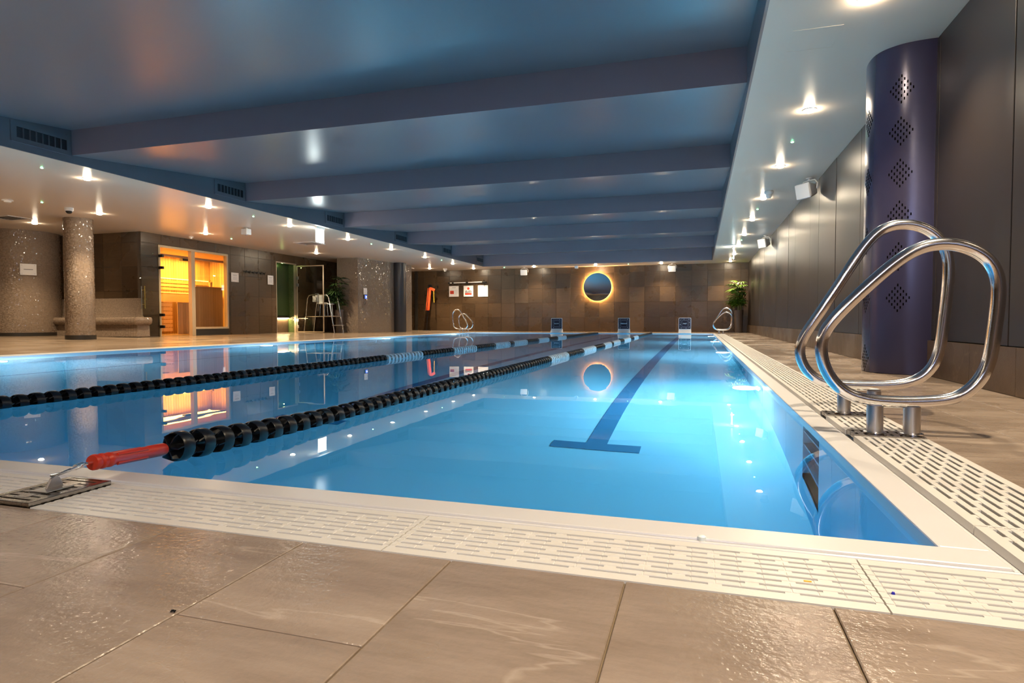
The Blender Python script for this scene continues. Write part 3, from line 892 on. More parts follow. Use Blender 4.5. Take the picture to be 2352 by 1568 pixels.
# ------------------------------------------------------------------ lane ropes
def float_mesh(name, m_):
    m = MB(); L = .089; R = .050
    m.tube([(0, 0, 0), (0, L, 0)], .013, 8)
    # outer ring, slightly waisted shell with thickness
    prof = [(R * .93, .022), (R, .030), (R, .062), (R * .93, .070), (R * .86, .068), (R * .86, .024), (R * .93, .022)]
    m.lathe(prof, (0, 0, 0), 18, axis='y', cap=False)
    # six curved vanes from hub to rim, reaching out past the ring
    for k in range(6):
        a0 = 2 * PI * k / 6
        rows = []
        for y, rr, tw in ((.002, R * .80, -.25), (.024, R * .95, -.06), (.066, R * .95, .06), (L - .002, R * .80, .25)):
            a = a0 + tw
            rows.append((y, rr, a))
        th = .0022
        vs = []; 
        for y, rr, a in rows:
            c, s_ = math.cos(a), math.sin(a)
            for r_ in (.010, rr):
                vs.append((r_ * c - th * s_, y, r_ * s_ + th * c)); vs.append((r_ * c + th * s_, y, r_ * s_ - th * c))
        fs = []
        for i in range(3):
            b = i * 4; n_ = b + 4
            fs += [(b, b + 2, n_ + 2, n_), (b + 1, n_ + 1, n_ + 3, b + 3), (b + 2, b + 3, n_ + 3, n_ + 2)]
        fs += [(0, 1, 3, 2), (12, 14, 15, 13)]
        m._add(vs, fs)
    return m.mesh(name, m_, smooth=True)
fb_ = float_mesh('float', MT['black']); fw_ = float_mesh('float_pale', MT['floatwhite'])
def rope(xr, sections, label, ystart, path):
    t = thing('lane_rope', label, 'lane rope', (xr, ystart, 0), 0, 'lane ropes across the pool')
    y = ystart; k = 0
    def where(y):
        for (ya, xa, za), (yb, xb, zb) in zip(path[:-1], path[1:]):
            if ya <= y <= yb:
                u = (y - ya) / (yb - ya); return xa + (xb - xa) * u, za + (zb - za) * u
        return path[-1][1], path[-1][2]
    while y < 22.38:
        pale = any(a <= y < b for a, b in sections)
        o = put('float', fw_ if pale else fb_, t)
        x0, z0 = where(y); x1, z1 = where(y + .09)
        d = Vector((x1 - x0, .09, z1 - z0)).normalized()
        q = Vector((0, 1, 0)).rotation_difference(d)
        o.rotation_mode = 'QUATERNION'
        from mathutils import Quaternion
        o.rotation_quaternion = q @ Quaternion((0, 1, 0), random.uniform(0, 1.05))
        o.location = (x0 - xr, y - ystart, z0)
        y += .0905; k += 1
    m = MB(); m.tube([(p[1] - xr, p[0] - ystart, p[2]) for p in path], .004, 6); m.build('cable', MT['cable'], t)
    return t
p1 = [(1.535, -1.652, .030), (1.9, -1.655, .006), (2.4, -1.655, -.012), (22.45, -1.655, -.012)]
r_near = rope(-1.652, [(6.73, 7.77), (8.83, 9.91), (10.89, 11.83), (12.14, 13.16), (13.94, 15.29), (16.11, 17.28)], 'black and white float lane rope nearer the ladder, with the red tensioner', 1.56, p1)
p2 = [(1.535, -3.60, .030), (1.9, -3.60, .006), (2.4, -3.60, -.012), (22.45, -3.60, -.012)]
r_far = rope(-3.60, [(6.48, 7.52), (8.55, 9.54), (10.57, 11.51), (11.77, 12.7), (13.71, 14.77), (15.74, 16.78)], 'black and pale blue float lane rope farther left across the pool', 1.56, p2)
def tensioner(parent, ys):
    # lathe along the rope direction, in the rope's local frame
    a = Vector((.022, 1.283 - ys, .043)); b = Vector((0.0, 1.545 - ys, .027)); d = (b - a); L = d.length
    R = .0225
    prof = [(0, 0), (R * .92, 0), (R, .004), (R, .013), (R * .78, .018), (R * .78, .022), (R * .98, .027), (R * .98, .036), (R * .78, .041), (R * .78, .045), (R * .96, .050), (R * .96, .060), (R * .84, .066),
            (R * .84, .195), (R * .90, .198), (R * .90, L - .004), (R * .84, L), (0, L)]
    m = MB(); m.lathe(prof, (0, 0, 0), 24, axis='y', cap=False)
    o = m.build('tensioner', MT['red'], parent, smooth=True)
    o.rotation_mode = 'QUATERNION'; o.rotation_quaternion = Vector((0, 1, 0)).rotation_difference(d.normalized()); o.location = a
    o['label'] = 'red ribbed tensioner barrel'
    m = MB()
    for k in range(4):
        an = PI / 4 + k * PI / 2
        m.obox((R * .88 * math.cos(an), .128, R * .88 * math.sin(an)), (.010 * -math.sin(an), 0, .010 * math.cos(an)), (0, .11, 0), (.005 * math.cos(an), 0, .005 * math.sin(an)))
    m.build('rib', MT['red'], o, bevel=.0015)
    # hook: rod, eye and two-wire clip
    m = MB(); c = a + Vector((.020, -.055, .004)); m.tube([a + d * .02, a - d.normalized() * .028], .0045, 8)
    e = Vector((.047, 1.152 - ys, .040))
    s = a - d.normalized() * .025
    side = d.normalized().cross(Vector((0, 0, 1))).normalized()
    m.tube([s, s + (e - s) * .25 + side * .009, s + (e - s) * .75 + side * .009, e, s + (e - s) * .75 - side * .009 - Vector((0, 0, .006)), s + (e - s) * .35 - side * .008 - Vector((0, 0, .004))], .0038, 8)
    m.tube([s + (e - s) * .05, s + (e - s) * .28], .008, 10)
    m.build('hook', MT['steel'], parent, smooth=True)
tensioner(r_near, 1.56)
# steel anchor plate in the near grate row
def anchor(x0, label):
    t = thing('rope_anchor', label, 'anchor', (x0, NG0, 0), 0, 'rope anchors')
    W, D, th = .150, .215, .010
    m = MB()
    nb = 9; pt = D / nb
    m.box(0, .004, 0, D, -.024, -.004); m.box(W - .004, W, 0, D, -.024, -.004); m.box(.004, W - .004, 0, .004, -.024, -.004); m.box(.004, W - .004, D - .004, D, -.024, -.004)
    m.box(0, .022, 0, D, -.004, th); m.box(W - .022, W, 0, D, -.004, th)
    for k in range(nb):
        m.box(.022, W - .022, k * pt - (0 if k == 0 else .000), k * pt + pt * .76, -.004, th - .0005)
    m.box(.022, W - .022, D - .012, D, -.004, th - .0005)
    m.box(.055, W - .055, 0.03, D - .04, -.004, th)
    m.build('slotted_plate', MT['plate'], t, bevel=.0012)
    m = MB(); m.box(W / 2 - .022, W / 2 + .034, .07, .145, th, th + .003)
    m.prism([(.092, th), (.138, th), (.128, th + .026), (.118, th + .032), (.106, th + .026)], W / 2 - .002, W / 2 + .006, axis='x')
    m.build('bracket', MT['satin'], t, bevel=.0012)
    return t
anchor(-1.667, 'dark slotted steel rope anchor plate at the near pool edge')

# ------------------------------------------------------------------ lane sign boards at the far end
def lane_sign(word, xc, label, dots):
    t = thing('lane_sign', label, 'sign', (xc, PY1 + .06, 0), 0, 'lane speed signs at the far pool edge')
    m = MB(); m.prism([(-.16, .0), (.16, .0), (.10, .135), (.0, .135)], -.215, .215, axis='x'); m.build('base_block', MT['white'], t, bevel=.006)
    m = MB(); m.box(-.21, .21, -.012, .012, .135, .545); m.build('board', MT['sign'], t, bevel=.004)
    m = MB(); m.box(-.195, .195, -.0145, -.0115, .15, .53); m.build('face', MT['signdark'], t)
    m = MB()
    for h, th in ((.145, .006), (.105, .005)):
        for a, b, c0, c1 in ((-h, h, -h, -h + th), (-h, h, h - th, h), (-h, -h + th, -h, h), (h - th, h, -h, h)):
            m.box(a, b, -.0165, -.0135, .34 + c0, .34 + c1)
    m.build('border', MT['signline'], t)
    m = MB()
    for x, z in dots: m.lathe([(.010, -.0175), (.010, -.013)], (x, 0, .34 + z), 10, axis='y')
    m.build('dot', MT['text'], t)
    me = text_mesh(word, .062, MT['text'])
    o = put('lettering', me, t, (0, -.0165, .34)); o.rotation_euler = (PI / 2, 0, 0)
    return t
lane_sign('SLOW', -5.14, 'dark square lane sign reading SLOW at the far pool edge', [(.125, .15), (-.12, -.15)])
lane_sign('MEDIUM', -2.63, 'dark square lane sign reading MEDIUM at the far pool edge', [(.14, .155), (-.14, .14), (.145, -.135), (-.135, -.155)])
lane_sign('FAST', -.485, 'dark square lane sign reading FAST at the far pool edge', [(-.15, .13), (-.03, .15), (.14, .155), (.155, .04), (-.155, -.03), (.155, -.12), (.04, -.155), (-.13, -.155)])

# ------------------------------------------------------------------ lamps
LAMP_LABELS = {}
lamp0 = None
def downlight(x, y, label, on=True, power=1.0, z=SZ):
    global lamp0
    if lamp0 is None:
        t = thing('downlight', label, 'ceiling light', (x, y, z), 0, 'round ceiling downlights')
        m = MB(); m.lathe([(.058, 0.0), (.068, -.002), (.066, -.006), (.053, -.008), (.050, -.002)], (0, 0, 0), 24, cap=False); m.build('trim_ring', MT['white'], t, smooth=True)
        m = MB(); m.lathe([(.052, -.004), (.050, -.014), (.034, -.026), (.0, -.030)], (0, 0, 0), 12, cap=False); m.build('lens', MT['lens'], t, smooth=True)  # lens bulged into a dome, its shape standing for the lamp's bloom
        lamp0 = t
    else:
        t = dup(lamp0, (x, y, z), label)
    light('SPOT', 'downlight_beam', (x, y, z - .045), SPOT_W * power, WARM, None, spot_size=math.radians(112), spot_blend=.68, shadow_soft_size=.035)
    return t
for k, y in enumerate([-2.5, -.06, 2.36, 4.785, 7.127, 9.564, 11.975, 14.414, 16.811, 19.2, 21.606, 24.15]):
    downlight(1.09, y, 'downlight in the right soffit, %s counted from the near end' % ORD[k])
for k, y in enumerate([-.15, 2.3, 4.74, 7.196, 9.65, 12.1, 14.55, 16.98, 19.4, 21.9, 24.15]):
    downlight(-9.1, y, 'downlight in the left soffit row beside the recess, %s from the near end' % ORD[k])
for k, (x, y) in enumerate([(-11.8, 7.1), (-14.33, 10.07), (-11.8, 9.576), (-11.93, 12.54), (-11.93, 17.2), (-10.85, 23.59)]):
    downlight(x, y, ['downlight left of the mosaic column, nearest', 'downlight in front of the mosaic drum', 'downlight just right of the mosaic column', 'downlight in front of the sauna', 'downlight in front of the steam room', 'downlight in the far left corner above the rescue tube'][k])
for k, (x, y) in enumerate([(-6.45, 24.13), (-3.94, 24.13), (-1.41, 24.15)]):
    downlight(x, y, 'downlight along the far wall ' + ['beside the left speaker', 'above the round mirror', 'beside the right speaker'][k])
for k, x in enumerate([-6.45, -3.94, -1.41]):
    downlight(x, -1.2, 'downlight over the near deck behind the camera, %s from the left' % ORD[k], power=.5)

# underwater lamps
def pool_lamp(side, y, label):
    t = thing('pool_lamp', label, 'pool light', ((PX0 - .02 + .004) if side < 0 else (WXI - .004), y, -.60), 0 if side < 0 else PI, 'underwater lamps')
    m = MB(); m.lathe([(.13, -.004), (.13, .012), (.10, .018)], (0, 0, 0), 24, axis='x', cap=False); m.build('rim', MT['steel'], t, smooth=True)
    m = MB(); m.lathe([(.10, .006), (.098, .022), (.06, .035), (0, .04)], (0, 0, 0), 20, axis='x', cap=False); m.build('lens', MT['poollens'], t, smooth=True)
    light('POINT', 'pool_lamp_beam', ((PX0 + .10) if side < 0 else (WXI - .12), y, -.60), POOL_W, POOL_COL, None, shadow_soft_size=.09)
for k, y in enumerate([5.15, 10.1, 15.0, 19.9]):
    pool_lamp(1, y, 'underwater lamp in the right pool wall, %s from the near end' % ORD[k])
    pool_lamp(-1, y + .2, 'underwater lamp in the left pool wall, %s from the near end' % ORD[k])

# green emergency leds
led0 = None
for k, (x, y, lab) in enumerate([(-9.08, 6.5, 'tiny green ceiling led nearest on the left soffit'), (-11.7, 8.36, 'tiny green ceiling led left of the dome camera'), (-9.04, 10.82, 'tiny green ceiling led beside the second left vent'),
        (-12.03, 13.54, 'tiny green ceiling led beyond the sauna window'), (-9.02, 15.65, 'tiny green ceiling led above the mosaic block'), (-8.97, 20.53, 'tiny green ceiling led near the last left vents'),
        (-7.74, 24.15, 'tiny green ceiling led left of the far left speaker'), (1.083, 8.32, 'tiny green ceiling led nearest on the right soffit'), (1.088, 13.1, 'tiny green ceiling led second on the right soffit'),
        (1.089, 17.95, 'tiny green ceiling led third on the right soffit'), (1.095, 22.93, 'tiny green ceiling led farthest on the right soffit'), (-2.66, 24.15, 'tiny green ceiling led right of the round mirror')]):
    if led0 is None:
        led0 = thing('indicator_light', lab, 'indicator', (x, y, SZ), 0, 'green ceiling leds')
        m = MB(); m.lathe([(.030, 0), (.030, -.003), (.018, -.005)], (0, 0, 0), 14, cap=False); m.build('bezel', MT['white'], led0)
        m = MB(); m.lathe([(.017, -.003), (.015, -.011), (0, -.013)], (0, 0, 0), 12, cap=False); m.build('lens', MT['green'], led0)
    else: dup(led0, (x, y, SZ), lab)

# exit signs
def exit_sign(x, y, label):
    t = thing('exit_sign', label, 'sign', (x, y, SZ), 0, 'lit exit signs')
    m = MB(); m.box(-.03, .03, -.16, .16, -.05, 0); m.build('housing', MT['white'], t, bevel=.004)
    m = MB(); m.box(-.008, .008, -.155, .155, -.36, -.05); m.build('lit_panel', MT['exit'], t)
    return t
exit_sign(-8.58, 12.52, 'lit hanging exit sign at the edge of the left soffit')
exit_sign(.97, 19.5, 'lit exit sign seen edge on under the right soffit')

# air vents in the left bulkhead
v0 = None
for k in range(7):
    yr = RY0 + BAY * (k + 1)
    if k == 6: yr = RY1
    lab = 'air vent in the left bulkhead, %s from the near end' % ORD[k]
    if v0 is None:
        t = thing('air_vent', lab, 'vent', (RXL + .002, yr, 0), 0, 'air vents in the left bulkhead')
        y0, y1, za, zb = -.80, -.03, 2.757, 3.02
        m = MB(); d = .012; a0, a1, b0, b1 = -.73, -.075, 2.815, 2.955
        m.box(0, d, y0, a0, za, zb - .005); m.box(0, d, a1, y1, za, zb + .02); m.box(0, d, a0, a1, za, b0); m.box(0, d, a0, a1, b1, zb)
        m.box(0, d + .008, y0, y1, za - .006, za + .004)
        m.build('frame', MT['recess'], t)
        m = MB(); m.box(.001, .003, a0, a1, b0, b1); m.build('duct', MT['dark'], t)
        for j in range(7):
            yy = a0 + (j + 1) * (a1 - a0) / 8
            m = MB(); m.obox((.008, yy, (b0 + b1) / 2), (.02, .006, 0), (-.001, .005, 0), (0, 0, b1 - b0)); m.build('slat', MT['recess'], t)
        v0 = t
    else: dup(v0, (RXL + .002, yr, 0), lab)

# flat ceiling vents and small devices
def flat_vent(x, y, sx_, sy_, label):
    t = thing('ceiling_vent', label, 'vent', (x, y, SZ))
    m = MB(); a, b = sx_ / 2, sy_ / 2; q = .05
    m.box(-a, a, -b, -b + q, -.012, 0); m.box(-a, a, b - q, b, -.012, 0); m.box(-a, -a + q, -b + q, b - q, -.012, 0); m.box(a - q, a, -b + q, b - q, -.012, 0)
    m.build('frame', MT['white'], t)
    m = MB(); m.box(-a + q, a - q, -b + q, b - q, -.003, 0); m.build('duct', MT['dark'], t)
    n = 6
    for k in range(n):
        yy = -b + q + (k + .5) * (2 * b - 2 * q) / n
        m = MB(); m.obox((0, yy, -.007), (2 * a - 2 * q, 0, 0), (0, .02, .008), (0, -.002, .004)); m.build('slat', MT['white'], t)
flat_vent(-10.63, 15.0, .62, .62, 'square louvred ceiling vent before the exit sign')
flat_vent(-14.1, 9.4, .62, .5, 'square ceiling vent above the mosaic drum')
flat_vent(-11.9, 23.2, .9, .3, 'narrow ceiling vent by the far left corner')
flat_vent(.80, 18.95, .40, .16, 'slim slot vent in the right soffit near the far exit sign')
t = thing('access_hatch', 'flush ceiling access hatch in the near right soffit', 'hatch', (.84, 5.37, SZ))
m = MB(); m.box(-.165, .165, -.185, .185, -.0012, 0); m.build('door', MT['soffit'], t)
m = MB()
for a, b, c0, c1 in ((-.178, .178, -.198, -.188), (-.178, .178, .188, .198), (-.178, -.168, -.188, .188), (.168, .178, -.188, .188)): m.box(a, b, c0, c1, -.0018, 0)
m.build('frame', MT['soffit'], t)
t = thing('dome_camera', 'small dome security camera above the mosaic column', 'camera', (-11.78, 8.93, SZ))
m = MB(); m.lathe([(.075, 0), (.075, -.05), (.06, -.065)], (0, 0, 0), 24); m.build('housing', MT['white'], t, smooth=True)
m = MB(); m.lathe([(.058, -.06), (.055, -.085), (.035, -.11), (0, -.118)], (0, 0, 0), 20, cap=False); m.build('dome', MT['black'], t, smooth=True)
def detector(x, y, r, h, label, name='detector'):
    t = thing(name, label, 'sensor', (x, y, SZ))
    m = MB(); m.lathe([(r * .9, 0), (r, -.01), (r, -h * .3), (r * .8, -h * .45)], (0, 0, 0), 20); m.build('base', MT['white'], t, smooth=True)
    m = MB(); m.lathe([(r * .62, -h * .4), (r * .6, -h * .8), (r * .4, -h), (0, -h)], (0, 0, 0), 20, cap=False); m.build('head', MT['white'], t, smooth=True)
def box_sensor(x, y, label, s=.14):
    t = thing('sensor_box', label, 'sensor', (x, y, SZ))
    m = MB(); m.box(-s / 2, s / 2, -s / 2, s / 2, -s, -.02); m.build('case', MT['white'], t, bevel=.01)
    m = MB(); m.lathe([(.03, -.02), (.03, 0)], (0, 0, 0), 12); m.build('stem', MT['white'], t)
    m = MB(); m.lathe([(.03, -s - .012), (.028, -s + .002)], (0, 0, 0), 12); m.build('lens', MT['signline'], t)
box_sensor(-10.32, 12.1, 'small white sensor box between sauna and exit sign lamps', .16)
detector(1.12, 11.35, .075, .12, 'round white detector behind the right soffit lamps')
detector(-12.08, 8.02, .09, .05, 'flat round white detector at the far left of the soffit')
detector(-10.3, 23.95, .09, .12, 'white detector on the far left soffit above the rescue tube')
box_sensor(-4.70, 24.1, 'small white sensor box left of the round mirror', .13)
detector(-12.75, 12.9, .06, .06, 'small white detector above the sauna door')

# loudspeakers
sp0 = None
def speaker(loc, rz, tilt, label, s=1.0):
    global sp0
    if sp0 is None:
        t = thing('loudspeaker', label, 'speaker', loc, rz, 'white loudspeakers under the soffit')
        m = MB(); W, H, Dp = .15, .125, .22
        vs = [(-W, -Dp / 2, -H), (W, -Dp / 2, -H), (W, -Dp / 2, H), (-W, -Dp / 2, H), (-W * .55, Dp / 2, -H * .6), (W * .55, Dp / 2, -H * .6), (W * .55, Dp / 2, H * .6), (-W * .55, Dp / 2, H * .6)]
        m._add(vs, [(0, 1, 2, 3), (5, 4, 7, 6), (1, 0, 4, 5), (2, 1, 5, 6), (3, 2, 6, 7), (0, 3, 7, 4)])
        o = m.build('cabinet', MT['white'], t, bevel=.03); o.location = (0, 0, -.19); o.rotation_euler = (math.radians(tilt), 0, 0)
        m = MB(); m.box(-W * .9, W * .9, -Dp / 2 - .006, -Dp / 2 + .004, -H * .88, H * .88); g = m.build('grille', MT['sign'], t, bevel=.012); g.location = (0, 0, -.19); g.rotation_euler = (math.radians(tilt), 0, 0)
        m = MB(); m.tube([(-.155, 0.02, -.19), (-.165, 0.02, -.10), (-.11, .02, -.045), (0, .02, -.035), (.11, .02, -.045), (.165, .02, -.10), (.155, .02, -.19)], .009, 8); m.build('bracket', MT['white'], t, smooth=True)
        m = MB(); m.lathe([(.05, 0), (.05, -.012), (.02, -.02), (.02, -.04)], (0, .02, 0), 16); m.build('mount', MT['white'], t, smooth=True)
        sp0 = t
    else: t = dup(sp0, loc, label, rz)
    return t
speaker((-6.98, 24.5, SZ), 0.06, 12, 'white loudspeaker above the far wall left of the mirror')
speaker((-1.02, 24.5, SZ), -.02, 12, 'white loudspeaker above the far wall right of the mirror')
speaker((1.60, 10.5, SZ), -.95, 12, 'white loudspeaker on the right soffit, nearer one')
speaker((1.62, 17.2, SZ), -.95, 12, 'white loudspeaker on the right soffit, farther one')
speaker((-3.0, -1.9, SZ), PI, 12, 'white loudspeaker over the near deck behind the camera')

# ------------------------------------------------------------------ far wall fittings
t = thing('mirror', 'round backlit mirror glowing amber on the far wall', 'mirror', (-3.97, WY, 1.82))
m = MB(); m.lathe([(.0, -.062), (.565, -.062), (.57, -.058), (.57, -.052), (.0, -.052)], (0, 0, 0), 72, axis='y', cap=False); g = m.build('glass_disc', MT['mirror'], t)
m = MB(); m.lathe([(.540, -.050), (.548, -.050), (.548, -.022), (.540, -.022), (.540, -.050)], (0, 0, 0), 64, axis='y', cap=False); m.build('light_ring', MT['ring'], t)
m = MB(); m.lathe([(0, -.052), (.50, -.052), (.50, 0), (0, 0)], (0, 0, 0), 40, axis='y', cap=False); m.build('back_box', MT['dark'], t)

def poster(name, loc, w_, h_, n, label, deco, up=Vector((0, 0, 1)), group=None, screws=True):
    # flat plate on a wall; n = outward normal
    n = Vector(n).normalized(); ux = up.cross(n).normalized()
    t = thing(name, label, 'sign', loc, 0, group)
    def plate(m, u0, u1, v0, v1, d0, d1):
        m.obox(ux * ((u0 + u1) / 2) + up * ((v0 + v1) / 2) + n * ((d0 + d1) / 2), ux * (u1 - u0), up * (v1 - v0), n * (d1 - d0))
    m = MB(); plate(m, -w_ / 2, w_ / 2, -h_ / 2, h_ / 2, .012, .02); m.build('plate', MT['sign'], t)
    if screws:
        m = MB()
        for a in (-1, 1):
            for b in (-1, 1): m.cyl(ux * a * (w_ / 2 - .035) + up * b * (h_ / 2 - .035), ux * a * (w_ / 2 - .035) + up * b * (h_ / 2 - .035) + n * .024, .009, 10)
        m.build('screw', MT['satin'], t)
    for nm, mt_, rects in deco:
        m = MB()
        for u0, u1, v0, v1 in rects: plate(m, u0, u1, v0, v1, .0195, .0212)
        m.build(nm, mt_, t)
    return t, plate
# left notice: heading lines and a red square
poster('notice', (-10.28, WY, 1.739), .45, .46, (0, -1, 0), 'white notice with a small red square, leftmost of three on the far wall',
       [('heading', MT['ink'], [(-.09, .10, .165, .175), (-.07, .08, .145, .153)]), ('red_square', MT['inkred'], [(-.18, 0, -.115, .03)]),
        ('text_line', MT['signline'], [(.03, .18, .05 - k * .028, .055 - k * .028) for k in range(7)] + [(-.17, .17, -.165, -.16)]),
        ('red_square_text', MT['sign'], [(-.15, -.03, -.02, -.012), (-.15, -.03, -.05, -.042), (-.14, -.05, -.08, -.074)])], group='notices on the far wall')
t, pl = poster('notice', (-9.60, WY, 1.739), .445, .47, (0, -1, 0), 'white notice with black figures over a red band, middle of three on the far wall',
       [('red_band', MT['inkred'], [(-.155, .155, -.16, -.085)]), ('band_text', MT['sign'], [(-.13, -.04, -.125, -.115), (-.01, .12, -.125, -.115)]),
        ('figures', MT['ink'], [(-.15, -.11, -.08, .02), (-.10, -.06, -.08, .035), (-.05, -.01, -.08, -.01), (.0, .05, -.08, .03), (.06, .10, -.08, .045), (.11, .15, -.08, .02)])], group='notices on the far wall')
m = MB(); m.lathe([(.048, -.0212), (.055, -.0212), (.055, -.0195), (.048, -.0195)], (0, 0, .11), 28, axis='y'); m.build('red_circle', MT['inkred'], t)
m = MB(); m.obox((0, -.0204, .11), (.07, 0, .03), (0, .0016, 0), (-.003, 0, .007)); m.build('red_bar', MT['inkred'], t)
poster('notice', (-8.93, WY, 1.737), .46, .49, (0, -1, 0), 'nearly blank white notice, rightmost of three on the far wall',
       [('text_line', MT['ink'], [(-.075, -.035, .075, .085), (-.005, .07, .075, .085)])], group='notices on the far wall')
# rescue pole on hooks
t = thing('rescue_pole', 'white telescopic rescue pole held by black clips above the notices', 'pole', (-9.64, WY - .07, 2.10))
m = MB(); m.cyl((-.80, 0, 0), (.72, 0, .02), .022, 12); m.build('pole', MT['white'], t, smooth=True)
for x, w_ in ((-.84, .09), (-.66, .07), (.0, .11), (.80, .16)):
    m = MB(); m.box(x - w_ / 2, x + w_ / 2, -.035, .06, -.035, .035); m.build('clip', MT['black'], t, bevel=.008)
m = MB(); m.cyl((.77, 0, -.10), (.77, 0, .11), .02, 10); m.cyl((.70, 0, .02), (.88, 0, .0), .026, 10); m.build('end_fitting', MT['black'], t, smooth=True)
# rescue tube hanging on a stand
t = thing('rescue_tube', 'orange foam rescue tube with black straps hanging on a slim stand', 'rescue tube', (-11.30, 24.45, .03))
m = MB()
m.obox((.02, 0, 1.37), (.125, 0, .012), (0, .075, 0), (.10, 0, 1.02)); m.build('foam_tube', MT['orange'], t, bevel=.03)
m = MB(); m.obox((-.06, -.008, 1.36), (.042, 0, .004), (0, .07, 0), (.10, 0, .98)); m.build('foam_edge', MT['orange'], t, bevel=.015)
m = MB(); m.obox((.17, 0, 1.80), (.24, 0, -.10), (0, .06, 0), (.045, 0, .11)); m.build('foam_end', MT['orange'], t, bevel=.02)
m = MB(); m.obox((-.025, -.042, 1.38), (.03, 0, .004), (0, .006, 0), (.10, 0, 1.03)); m.box(.00, .15, -.05, .05, 1.89, 1.99); m.obox((-.02, 0, .84), (.13, 0, 0), (0, .09, 0), (.01, 0, .05)); m.build('strap', MT['black'], t, bevel=.005)
m = MB(); m.tube([(.245, -.01, 1.74), (.25, -.015, 1.5), (.262, -.015, 1.22)], .016, 8); m.build('webbing', MT['yellow'], t, smooth=True)
m = MB(); m.tube([(.262, -.015, 1.22), (.27, -.01, 1.12)], .010, 6); m.build('buckle', MT['black'], t)
m = MB(); m.tube([(-.12, .05, .02), (-.10, .05, .5), (-.03, .06, 1.0), (.06, .06, 1.95)], .016, 8); m.build('stand_pole', MT['black'], t, smooth=True)
m = MB(); m.lathe([(.20, 0), (.20, .012), (.03, .03), (.02, .04)], (-.12, .05, 0), 28); m.build('stand_base', MT['black'], t, smooth=True)
t = thing('wall_hook', 'small black hook on the far wall right of the rescue tube', 'hook', (-11.05, WY, 1.94))
m = MB(); m.box(-.02, .02, -.01, 0, -.06, .06); m.build('back_plate', MT['black'], t)
m = MB(); m.tube([(0, -.01, .03), (0, -.05, .01), (0, -.06, .05)], .009, 6); m.build('peg', MT['black'], t)

# ------------------------------------------------------------------ plants
def frond_mesh(seed, mt_, n=9, L=.34):
    rnd = random.Random(seed); m = MB()
    for k in range(n):
        az = -1.5 + 3.0 * k / (n - 1) + rnd.uniform(-.1, .1); ln = L * (1 - .25 * abs(k - (n - 1) / 2) / ((n - 1) / 2)) * rnd.uniform(.85, 1.1)
        d = Vector((math.cos(az), math.sin(az), .25)); s_ = Vector((-math.sin(az), math.cos(az), 0)); wd = .019
        pts = []
        for u in (0, .25, .55, .8, 1.0):
            pts.append((Vector((0, 0, 0)) + d * ln * u + Vector((0, 0, -.55 * ln * u * u)), wd * (.35 + 2.2 * u * (1 - u) * 1.3) if u < 1 else .001))
        vs = []
        for p_, w_ in pts:
            vs += [p_ - s_ * w_, p_ + Vector((0, 0, -w_ * .35)), p_ + s_ * w_]
        fs = []
        for i in range(4):
            b = i * 3
            fs += [(b, b + 1, b + 4, b + 3), (b + 1, b + 2, b + 5, b + 4)]
        m._add(vs, fs)
    return m.mesh('frond', mt_, smooth=True, fix=False)
def palm(loc, label, mt_, potH, r0, r1, H, spread, seed, nf=44, rot=0, xmax=9e9, ymax=9e9):
    rnd = random.Random(seed)
    t = thing('potted_palm', label, 'plant', loc, rot, 'potted palms in tall pots')
    m = MB(); m.lathe([(r1, 0), (r0, potH), (r0 - .012, potH), (r0 - .02, potH - .04), (0, potH - .04)], (0, 0, 0), 32); m.build('pot', MT['pot'], t, smooth=True)
    m = MB(); m.lathe([(r0 - .02, potH - .039), (r0 * .5, potH - .03), (0, potH - .028)], (0, 0, 0), 20, cap=False); m.build('soil', MT['soil'], t)
    frs = [frond_mesh(seed * 10 + k, mt_) for k in range(5)]
    canes = []
    for k in range(9):
        a = rnd.uniform(0, 2 * PI); r_ = rnd.uniform(.01, r0 * .6); ln = rnd.uniform(.35, 1.0) * H
        tip = Vector((math.cos(a) * (r_ + spread * .25 * rnd.random()), math.sin(a) * (r_ + spread * .25 * rnd.random()), potH + ln))
        base = Vector((math.cos(a) * r_, math.sin(a) * r_, potH - .04))
        mid = base.lerp(tip, .5) + Vector((rnd.uniform(-.03, .03), rnd.uniform(-.03, .03), 0))
        m = MB(); m.tube([base, mid, tip], [.012, .010, .008], 7); m.build('cane', MT['stem'], t, smooth=True)
        canes.append((base, mid, tip))
    for k in range(nf):
        b, mi_, tp = canes[k % 9]
        u = 1 - (k // 9) * .16 - rnd.uniform(0, .08); u = max(.28, u)
        p_ = b.lerp(tp, u); a = rnd.uniform(0, 2 * PI); st = rnd.uniform(.06, .22) * spread / .4
        q = p_ + Vector((math.cos(a) * st, math.sin(a) * st, .06 + rnd.uniform(0, .08)))
        s_ = rnd.uniform(.75, 1.1) * spread / .4
        for _ in range(40):
            reach = .36 * s_
            if all(loc[0] + q.x + reach * math.cos(a + w_) < xmax and loc[1] + q.y + reach * math.sin(a + w_) < ymax for w_ in (-1.2, -.6, 0, .6, 1.2)): break
            a = rnd.uniform(0, 2 * PI); s_ *= .985; q.x = min(q.x, xmax - loc[0] - .10); q.y = min(q.y, ymax - loc[1] - .10)
        o = put('frond', frs[k % 5], t, q); o.rotation_euler = (rnd.uniform(-.25, .25), rnd.uniform(-.7, .2), a)
        o.scale = (s_, s_, s_)
        m = MB(); m.tube([p_, q], .004, 5, cap=False); m.build('stalk', MT['stem'], t)
    return t
palm((1.40, 24.25, 0), 'bright green palm in a tall bronze pot in the far right corner', MT['leaf'], .84, .17, .13, 1.05, .42, 3, 84, xmax=1.76, ymax=24.8)
palm((-12.02, 18.63, lz(-12)), 'shaded dark palm in a tall pot behind the lifeguard chair', MT['leafdark'], .80, .15, .12, 1.0, .42, 5, 44, ymax=18.83)

